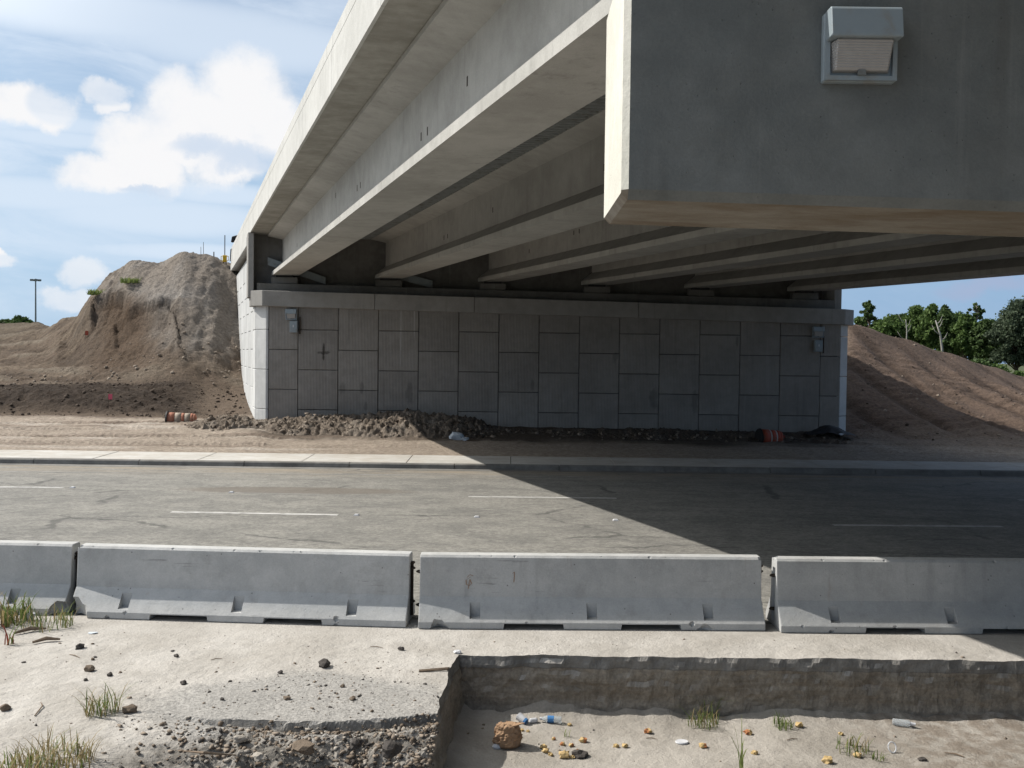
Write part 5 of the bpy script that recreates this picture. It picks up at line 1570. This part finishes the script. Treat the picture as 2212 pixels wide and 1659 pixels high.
# yellow scraps
def scrap(c, s, mats, label, seed):
    rr = random.Random(seed)
    bm = bmesh.new(); bmesh.ops.create_icosphere(bm, subdivisions=2, radius=1)
    for v in bm.verts:
        k = 1 + .35 * math.sin(4 * v.co.x + seed) * math.cos(5 * v.co.y + 2 * seed) + rr.uniform(-.2, .2)
        v.co *= k; v.co.z *= .7
    bmesh.ops.scale(bm, verts=bm.verts, vec=(s, s * .9, s))
    me = bpy.data.meshes.new('food_scrap'); bm.to_mesh(me); bm.free()
    for m in mats: me.materials.append(M[m])
    for p in me.polygons: p.material_index = int(p.center.x > .15 * s) if len(mats) > 1 else 0
    o = bpy.data.objects.new('food_scrap', me); COL.objects.link(o); o.location = (c[0], c[1], c[2] + s * .5)
    return tag(o, label, 'food scrap', 'food scraps on the floor of the cut')
SC = [(1259, 1603, .034, 2, 'yellow scrap with a red side, upper right of the dark purple stone'), (1399, 1583, .034, 2, 'yellow scrap near the shadow edge, midway to the white lid'), (1519, 1615, .034, 2, 'yellow and rust scrap right of the white lid'),
      (1215, 1610, .024, 2, 'small rust coloured scrap above the yellow peel heap'), (1234, 1612.5, .024, 2, 'small tan scrap next to the rust coloured one'), (1174, 1617, .030, 1, 'broken yellow scrap nearest the brown bag'),
      (1178, 1625, .030, 1, 'flat yellow scrap just under the broken one'), (1189, 1632, .022, 1, 'thin yellow scrap below the flat one'), (1219, 1636, .046, 1, 'biggest upright yellow peel beside the dark purple stone'), (1236, 1638, .022, 1, 'pale crumb wedged against the dark purple stone'),
      (1350, 1614, .026, 1, 'right one of two tan scraps in the middle of the cut floor'), (1331, 1614, .024, 1, 'left one of two tan scraps in the middle of the cut floor'), (1128, 1579, .018, 1, 'yellow crumb right beside the brown bag'), (1140, 1581, .016, 1, 'yellow crumb a little right of the bag'),
      (1230, 1567, .02, 1, 'pale scrap just right of the bottle'), (1616, 1586, .036, 2, 'orange scrap beyond the tall stems'), (1726, 1570, .038, 1, 'yellow scrap at the shadow edge by the low tuft'), (1630, 1629, .028, 1, 'tan scrap right of the tall stems'),
      (1788, 1647, .044, 1, 'yellow peel nearest the bottom edge at right'), (1851, 1635, .034, 1, 'flattened yellow peel beside the straggling tuft'), (1816, 1587, .022, 1, 'whitish scrap on the cut floor below the clear bottle'), (1248, 1622, .014, 2, 'rust crumb above the dark purple stone'), (1196, 1598, .02, 2, 'rust crumb left of the upper yellow scrap')]
for k, (xp, yp, s, nm, lab) in enumerate(SC):
    scrap(on_near(xp, yp, PIT), s, ['peel', 'peel_red'][:nm] if k % 2 == 0 or nm == 1 else ['peel_red', 'peel'], lab, k + 3)

# brown paper bag
c = on_near(1097, 1612, PIT)
bag = empty('paper_bag', c, 'crumpled brown paper bag standing in the shaded corner of the cut', 'paper bag')
rings = []
for t_ in np.linspace(0, 1, 15):
    r_ = float(np.interp(t_, [0, .1, .35, .6, .8, .93, 1], [.085, .108, .118, .110, .10, .092, .060])); ring = []
    for k in range(36):
        a = 2 * math.pi * k / 36
        n_ = float(fbm(np.array(math.cos(a) * 1.3 + 4), np.array(math.sin(a) * 1.3 + t_ * 2.2), 1.7, 3)); n2_ = float(ridged(np.array(math.cos(a) * 2 + 1), np.array(math.sin(a) * 2 + t_ * 3), 1.6, 3))
        rr_ = .9 * r_ * (1 + .20 * n_ + .38 * (n2_ - .4))
        ring.append((c.x + rr_ * 1.08 * math.cos(a), c.y + rr_ * .82 * math.sin(a), c.z + .205 * t_ + (.02 * n_ if t_ > .3 else 0)))
    rings.append(ring)
mb = MB(); mb.loft(rings); mb.build('bag', M['bag'], bag)
mb = MB(); mb.add([(c.x - .03, c.y - .05, c.z + .195), (c.x + .06, c.y - .06, c.z + .205), (c.x + .145, c.y - .03, c.z + .222), (c.x + .13, c.y + .02, c.z + .205), (c.x + .02, c.y + .03, c.z + .20),
                   (c.x - .03, c.y - .05, c.z + .187), (c.x + .06, c.y - .06, c.z + .196), (c.x + .145, c.y - .03, c.z + .215), (c.x + .13, c.y + .02, c.z + .197), (c.x + .02, c.y + .03, c.z + .19)],
                  [(0, 1, 2, 3, 4), (9, 8, 7, 6, 5), (0, 5, 6, 1), (1, 6, 7, 2), (2, 7, 8, 3), (3, 8, 9, 4), (4, 9, 5, 0)])
mb.build('folded_flap', M['bag'], bag)
# cup, lid, bottles
def lying(name, c, ang, prof_, label, cat, mats, group=None, tilt=0.0, splits=None):
    root = empty(name, c, label, cat, group)
    R_ = Matrix.Rotation(ang, 3, 'Z') @ Matrix.Rotation(tilt, 3, 'Y')
    def ringat(x, r_): return [tuple(Vector(c) + R_ @ Vector((x, r_ * math.cos(a), r_ * math.sin(a))) + Vector((0, 0, prof_['lift']))) for a in [2 * math.pi * k / 14 for k in range(14)]]
    for nm, m_, seg in prof_['parts']:
        mb = MB(); mb.loft([ringat(x, r_) for x, r_ in seg]); mb.build(nm, M[m_], root, smooth=False)
    return root
c = on_near(1128, 1562, PIT)
lying('paper_cup', c, 2.5, {'lift': .04, 'parts': [('cup', 'white', [(-.05, .028), (.02, .036), (.045, .040), (.048, .036)]), ('print_band', 'blue', [(-.052, .0285), (-.03, .0305), (-.0299, .027), (-.052, .026)])]}, 'white paper cup with a blue base lying behind the brown bag', 'cup', None, tilt=-.35)
c = on_near(1153, 1561, PIT)
lying('bottle_cap', c, .3, {'lift': .022, 'parts': [('cap', 'white', [(-.04, .018), (-.03, .022), (.02, .022), (.035, .015)])]}, 'small white plastic cap lying between the cup and the bottle', 'bottle cap', None)
def clear_mat():
    m, T, b = new_mat('clear_plastic')
    b.inputs['Base Color'].default_value = (.78, .84, .88, 1); b.inputs['Roughness'].default_value = .12
    b.inputs['Transmission Weight'].default_value = .75; b.inputs['IOR'].default_value = 1.25
    return m
M['clear'] = clear_mat()
BP = {'lift': .033, 'parts': [('body', 'clear', [(-.10, .020), (-.095, .030), (-.03, .031)]), ('label', 'blue', [(-.029, .032), (.03, .032)]), ('shoulder', 'clear', [(.031, .031), (.05, .028), (.08, .013), (.085, .012)]), ('cap', 'white', [(.086, .014), (.104, .014)])]}
c = on_near(1190, 1561, PIT)
lying('plastic_bottle', c, 3.0, BP, 'clear plastic bottle with a blue label lying by the shadow edge near the bag', 'bottle', None, 'plastic bottles in the cut')
c = on_near(1952, 1569, PIT)
lying('plastic_bottle', c, -.35, {'lift': .033, 'parts': [('body', 'clear', [(-.10, .020), (-.095, .030), (.02, .031), (.05, .028)]), ('neck', 'white', [(.051, .02), (.085, .014), (.104, .014)])]}, 'clear plastic bottle without a label lying at the shadow edge toward the right', 'bottle', None, 'plastic bottles in the cut')
c = on_near(1473, 1605, PIT)
mb = MB(); mb.loft([[(c.x + r_ * 1.25 * math.cos(a), c.y + r_ * math.sin(a), c.z + z) for a in [2 * math.pi * k / 20 for k in range(20)]] for r_, z in ((.045, .002), (.048, .010), (.044, .018), (.03, .016), (.01, .015))])
tag(mb.build('cup_lid', M['white']), 'flat white plastic lid lying alone in the middle of the sunlit cut floor', 'cup lid')
c = on_near(1927, 1625, PIT)
mb = MB(); mb.tube([(c.x + .034 * math.cos(a), c.y + .02 * math.sin(a), c.z + .045 + .04 * math.sin(a)) for a in np.linspace(0, 2 * math.pi, 17)], .006, 6)
tag(mb.build('plastic_ring', M['white']), 'small clear white plastic ring on the cut floor', 'plastic ring')
c = on_near(1074, 1617, PIT)
mb = MB(); mb.loft([[(c.x + r_ * 1.5 * math.cos(a), c.y + r_ * .9 * math.sin(a), c.z + z) for a in [2 * math.pi * k / 12 for k in range(12)]] for r_, z in ((.022, .0), (.03, .018), (.022, .036), (.01, .04))])
tag(mb.build('foam_scrap', M['white']), 'white foam scrap in the shade in front of the brown bag', 'foam scrap')
def crumple(name, c, s, mat, label, cat, seed, group=None, zf=.6):
    rr = random.Random(seed); bm = bmesh.new(); bmesh.ops.create_icosphere(bm, subdivisions=2, radius=1)
    for v in bm.verts: v.co *= rr.uniform(.6, 1.15); v.co.z *= zf
    bmesh.ops.scale(bm, verts=bm.verts, vec=s)
    me = bpy.data.meshes.new(name); bm.to_mesh(me); bm.free(); me.materials.append(M[mat])
    o = bpy.data.objects.new(name, me); COL.objects.link(o); o.location = (c[0], c[1], c[2] + s[2] * zf * .7)
    return tag(o, label, cat, group)
crumple('crumpled_paper', on_near(988, 1411), (.045, .04, .03), 'white', 'crumpled white paper at the corner of the cut', 'paper', 2, 'crumpled papers on the sand')
crumple('crumpled_paper', on_near(67, 1340), (.05, .04, .07), 'white', 'white paper scrap among the weeds by the barrier', 'paper', 3, 'crumpled papers on the sand', .9)
crumple('crumpled_paper', on_near(200, 1368), (.05, .04, .02), 'foam', 'pale flattened paper on the sand below the weeds', 'paper', 4, 'crumpled papers on the sand', .4)
# foam block at the wall foot
p = at(985, 950, 35.15)
zt = max(terrain_at(p.x, p.y), heap_at(p.x, p.y))
o = crumple('foam_block', (p.x, p.y, zt), (.27, .22, .2), 'foam', 'white foam block lying at the foot of the soil ridge at the shadow edge', 'foam block', 8, 'foam pieces by the soil ridge', .9)
p = at(1004, 951, 35.0)
crumple('foam_block', (p.x, p.y, max(terrain_at(p.x, p.y), heap_at(p.x, p.y))), (.16, .14, .1), 'foam', 'smaller white foam lump just right of the foam block', 'foam block', 9, 'foam pieces by the soil ridge', .8)
# traffic drums lying on their sides
def drum(c, ang, label, grp='traffic drums lying on the dirt', tilt=0.0, mo='orange', mbn='band', L_=((-.5, .29), (-.28, .275), (-.12, .262), (.04, .25), (.2, .238), (.36, .226), (.48, .20))):
    root = empty('traffic_drum', c, label, 'traffic drum', grp)
    R_ = Matrix.Rotation(ang, 3, 'Z') @ Matrix.Rotation(tilt, 3, 'Y')
    def rg(x, r_): return [tuple(Vector(c) + Vector((0, 0, .24)) + R_ @ Vector((x, r_ * math.cos(a), r_ * math.sin(a)))) for a in [2 * math.pi * k / 18 for k in range(18)]]
    for k in range(len(L_) - 1):
        (xa, ra), (xb, rb) = L_[k], L_[k + 1]
        mb = MB(); mb.loft([rg(xa, ra), rg(xb - .004, rb + .006)])
        mb.build('body' if k in (0, 2, 4, 5) else 'stripe', M[mo] if k in (0, 2, 4, 5) else M[mbn], root, smooth=True)
    mb = MB(); mb.loft([rg(L_[0][0] - .06, .30), rg(L_[0][0] - .001, .33)]); mb.build('rubber_base', M['dark'], root)
    mb = MB(); mb.tube([tuple(Vector(rg(.48, .12)[0])), tuple(Vector(rg(.56, .06)[3])), tuple(Vector(rg(.48, .12)[9]))], .02, 6); mb.build('handle', M['orange'], root)
p = at(392, 897, 39.0); drum((p.x, 39.0, terrain_at(p.x, 39.0) - .17), .12, 'dusty orange and white traffic drum lying in the sun left of the soil ridge', mo='orange_dusty', mbn='band_dusty', L_=((-.5, .27), (-.22, .26), (.02, .25), (.14, .24), (.36, .235), (.46, .22), (.54, .19)))
p = at(1665, 925, 36.4); z = max(terrain_at(p.x, 36.4), heap_at(p.x, 36.4))
drum((p.x, 36.4, z - .12), .2, 'red-orange traffic drum lying in the dark shade by the wall', L_=((-.42, .30), (-.10, .28), (-.05, .276), (.12, .262), (.17, .258), (.3, .24), (.4, .2)))
# black sheeting at the right end
p = at(1790, 938, 37.2)
sx, sy = np.meshgrid(np.linspace(-.9, .9, 40), np.linspace(-.5, .6, 26))
SZ = .34 * np.exp(-(sx / .6) ** 2 - (sy / .45) ** 2) + .10 * ridged(sx + 3, sy, 2.4, 3) - .03
bz0 = max(terrain_at(p.x, 37.2), heap_at(p.x, 37.2)) - .02
o = grid_object('plastic_sheet', p.x + sx + .05 * fbm(sx, sy, 2, 2), 37.2 + sy, bz0 + SZ, M['black_sheet'])
tag(o, 'crumpled black plastic sheeting heaped at the shaded right foot of the wall', 'plastic sheet')
# survey flags, posts and marker on the pile
def flag(xp, yp, Y, h, mat, label):
    p = at(xp, yp, Y); z = terrain_at(p.x, Y)
    root = empty('marker_flag', (p.x, Y, z), label, 'marker flag', 'survey flags in the dirt')
    mb = MB(); mb.tube([(p.x, Y, z - .05), (p.x, Y, z + h)], .008, 6); mb.build('wire', M['steel'], root)
    mb = MB(); mb.box((p.x, Y - .006, z + h - .22), (p.x + .16, Y + .006, z + h)); mb.build('pennant', M[mat], root)
flag(234, 888, 41.4, .62, 'pink', 'pink survey flag standing in the dark berm')
flag(184, 719, 52.5, .4, 'orange', 'orange survey flag on the brown flank left of the pile')
def post(xp, y0, y1, Y, r, label, mat='steel'):
    a, b_ = at(xp, y0, Y), at(xp, y1, Y)
    zb = min(a.z, terrain_at(a.x, Y)) - .2
    mb = MB(); mb.tube([(a.x, Y, zb), (b_.x, Y, b_.z)], [r, r * .8], 8)
    tag(mb.build('stake', M[mat]), label, 'stake', 'thin stakes on top of the dirt pile')
post(434, 560, 533, 56, .015, 'short thin stake on the peak of the dirt pile')
post(439.5, 560, 523, 57, .015, 'taller thin stake beside the short one on the peak')
post(462, 562, 544, 55.5, .035, 'stubby dark stake right of the peak of the pile')
# yellow two-legged marker with a tall rod
c = at(485.5, 570, 55.0)
mk_ = empty('survey_marker', (c.x, 55.0, c.z), 'yellow two-legged survey marker with a tall rod on top of the pile beside the wall', 'survey marker')
zb = terrain_at(c.x, 55.0)
for s in (-1, 1):
    mb = MB(); mb.tube([(c.x + s * .09, 55.0, zb - .1), (c.x + s * .07, 55.0, c.z + .12)], .022, 6); mb.build('leg', M['dark'], mk_)
    mb = MB(); mb.tube([(c.x + s * .06, 55.0, c.z + .45), (c.x + s * .2, 55.0, c.z + .4), (c.x + s * .2, 55.0, c.z + .2), (c.x + s * .06, 55.0, c.z + .12)], .022, 6); mb.build('handle', M['yellow'], mk_)
mb = MB(); mb.box((c.x - .1, 54.93, c.z + .1), (c.x + .1, 55.07, c.z + .47)); o = mb.build('case', M['yellow'], mk_); bevel(o, .02)
mb = MB(); mb.tube([(c.x, 55.0, c.z + .47), (c.x, 55.0, at(485.5, 508, 55).z)], .025, 6); mb.build('rod', M['steel'], mk_)
# dark portable light on the end of the parapet
c = at(505.5, 528, 55.0)
pl = empty('site_lamp', (c.x, 54.8, c.z - .6), 'dark box-headed site lamp on a post at the far end of the parapet', 'site lamp')
mb = MB(); mb.tube([(c.x, 55.2, c.z - .9), (c.x, 55.2, c.z + .32)], .035, 8); mb.build('post', M['dark'], pl)
mb = MB(); mb.hexa([(c.x - .2, 55.05, c.z + .12), (c.x + .16, 55.05, c.z + .22), (c.x + .16, 55.35, c.z + .22), (c.x - .2, 55.35, c.z + .12), (c.x - .14, 55.05, c.z + .44), (c.x + .22, 55.05, c.z + .54), (c.x + .22, 55.35, c.z + .54), (c.x - .14, 55.35, c.z + .44)])
o = mb.build('lamp_head', M['dark'], pl); bevel(o, .03)
mb = MB(); mb.tube([(c.x - .26, 55.2, c.z - .9), (c.x - .22, 55.2, c.z - .25), (c.x, 55.2, c.z - .12)], .03, 6); mb.build('brace', M['dark'], pl)
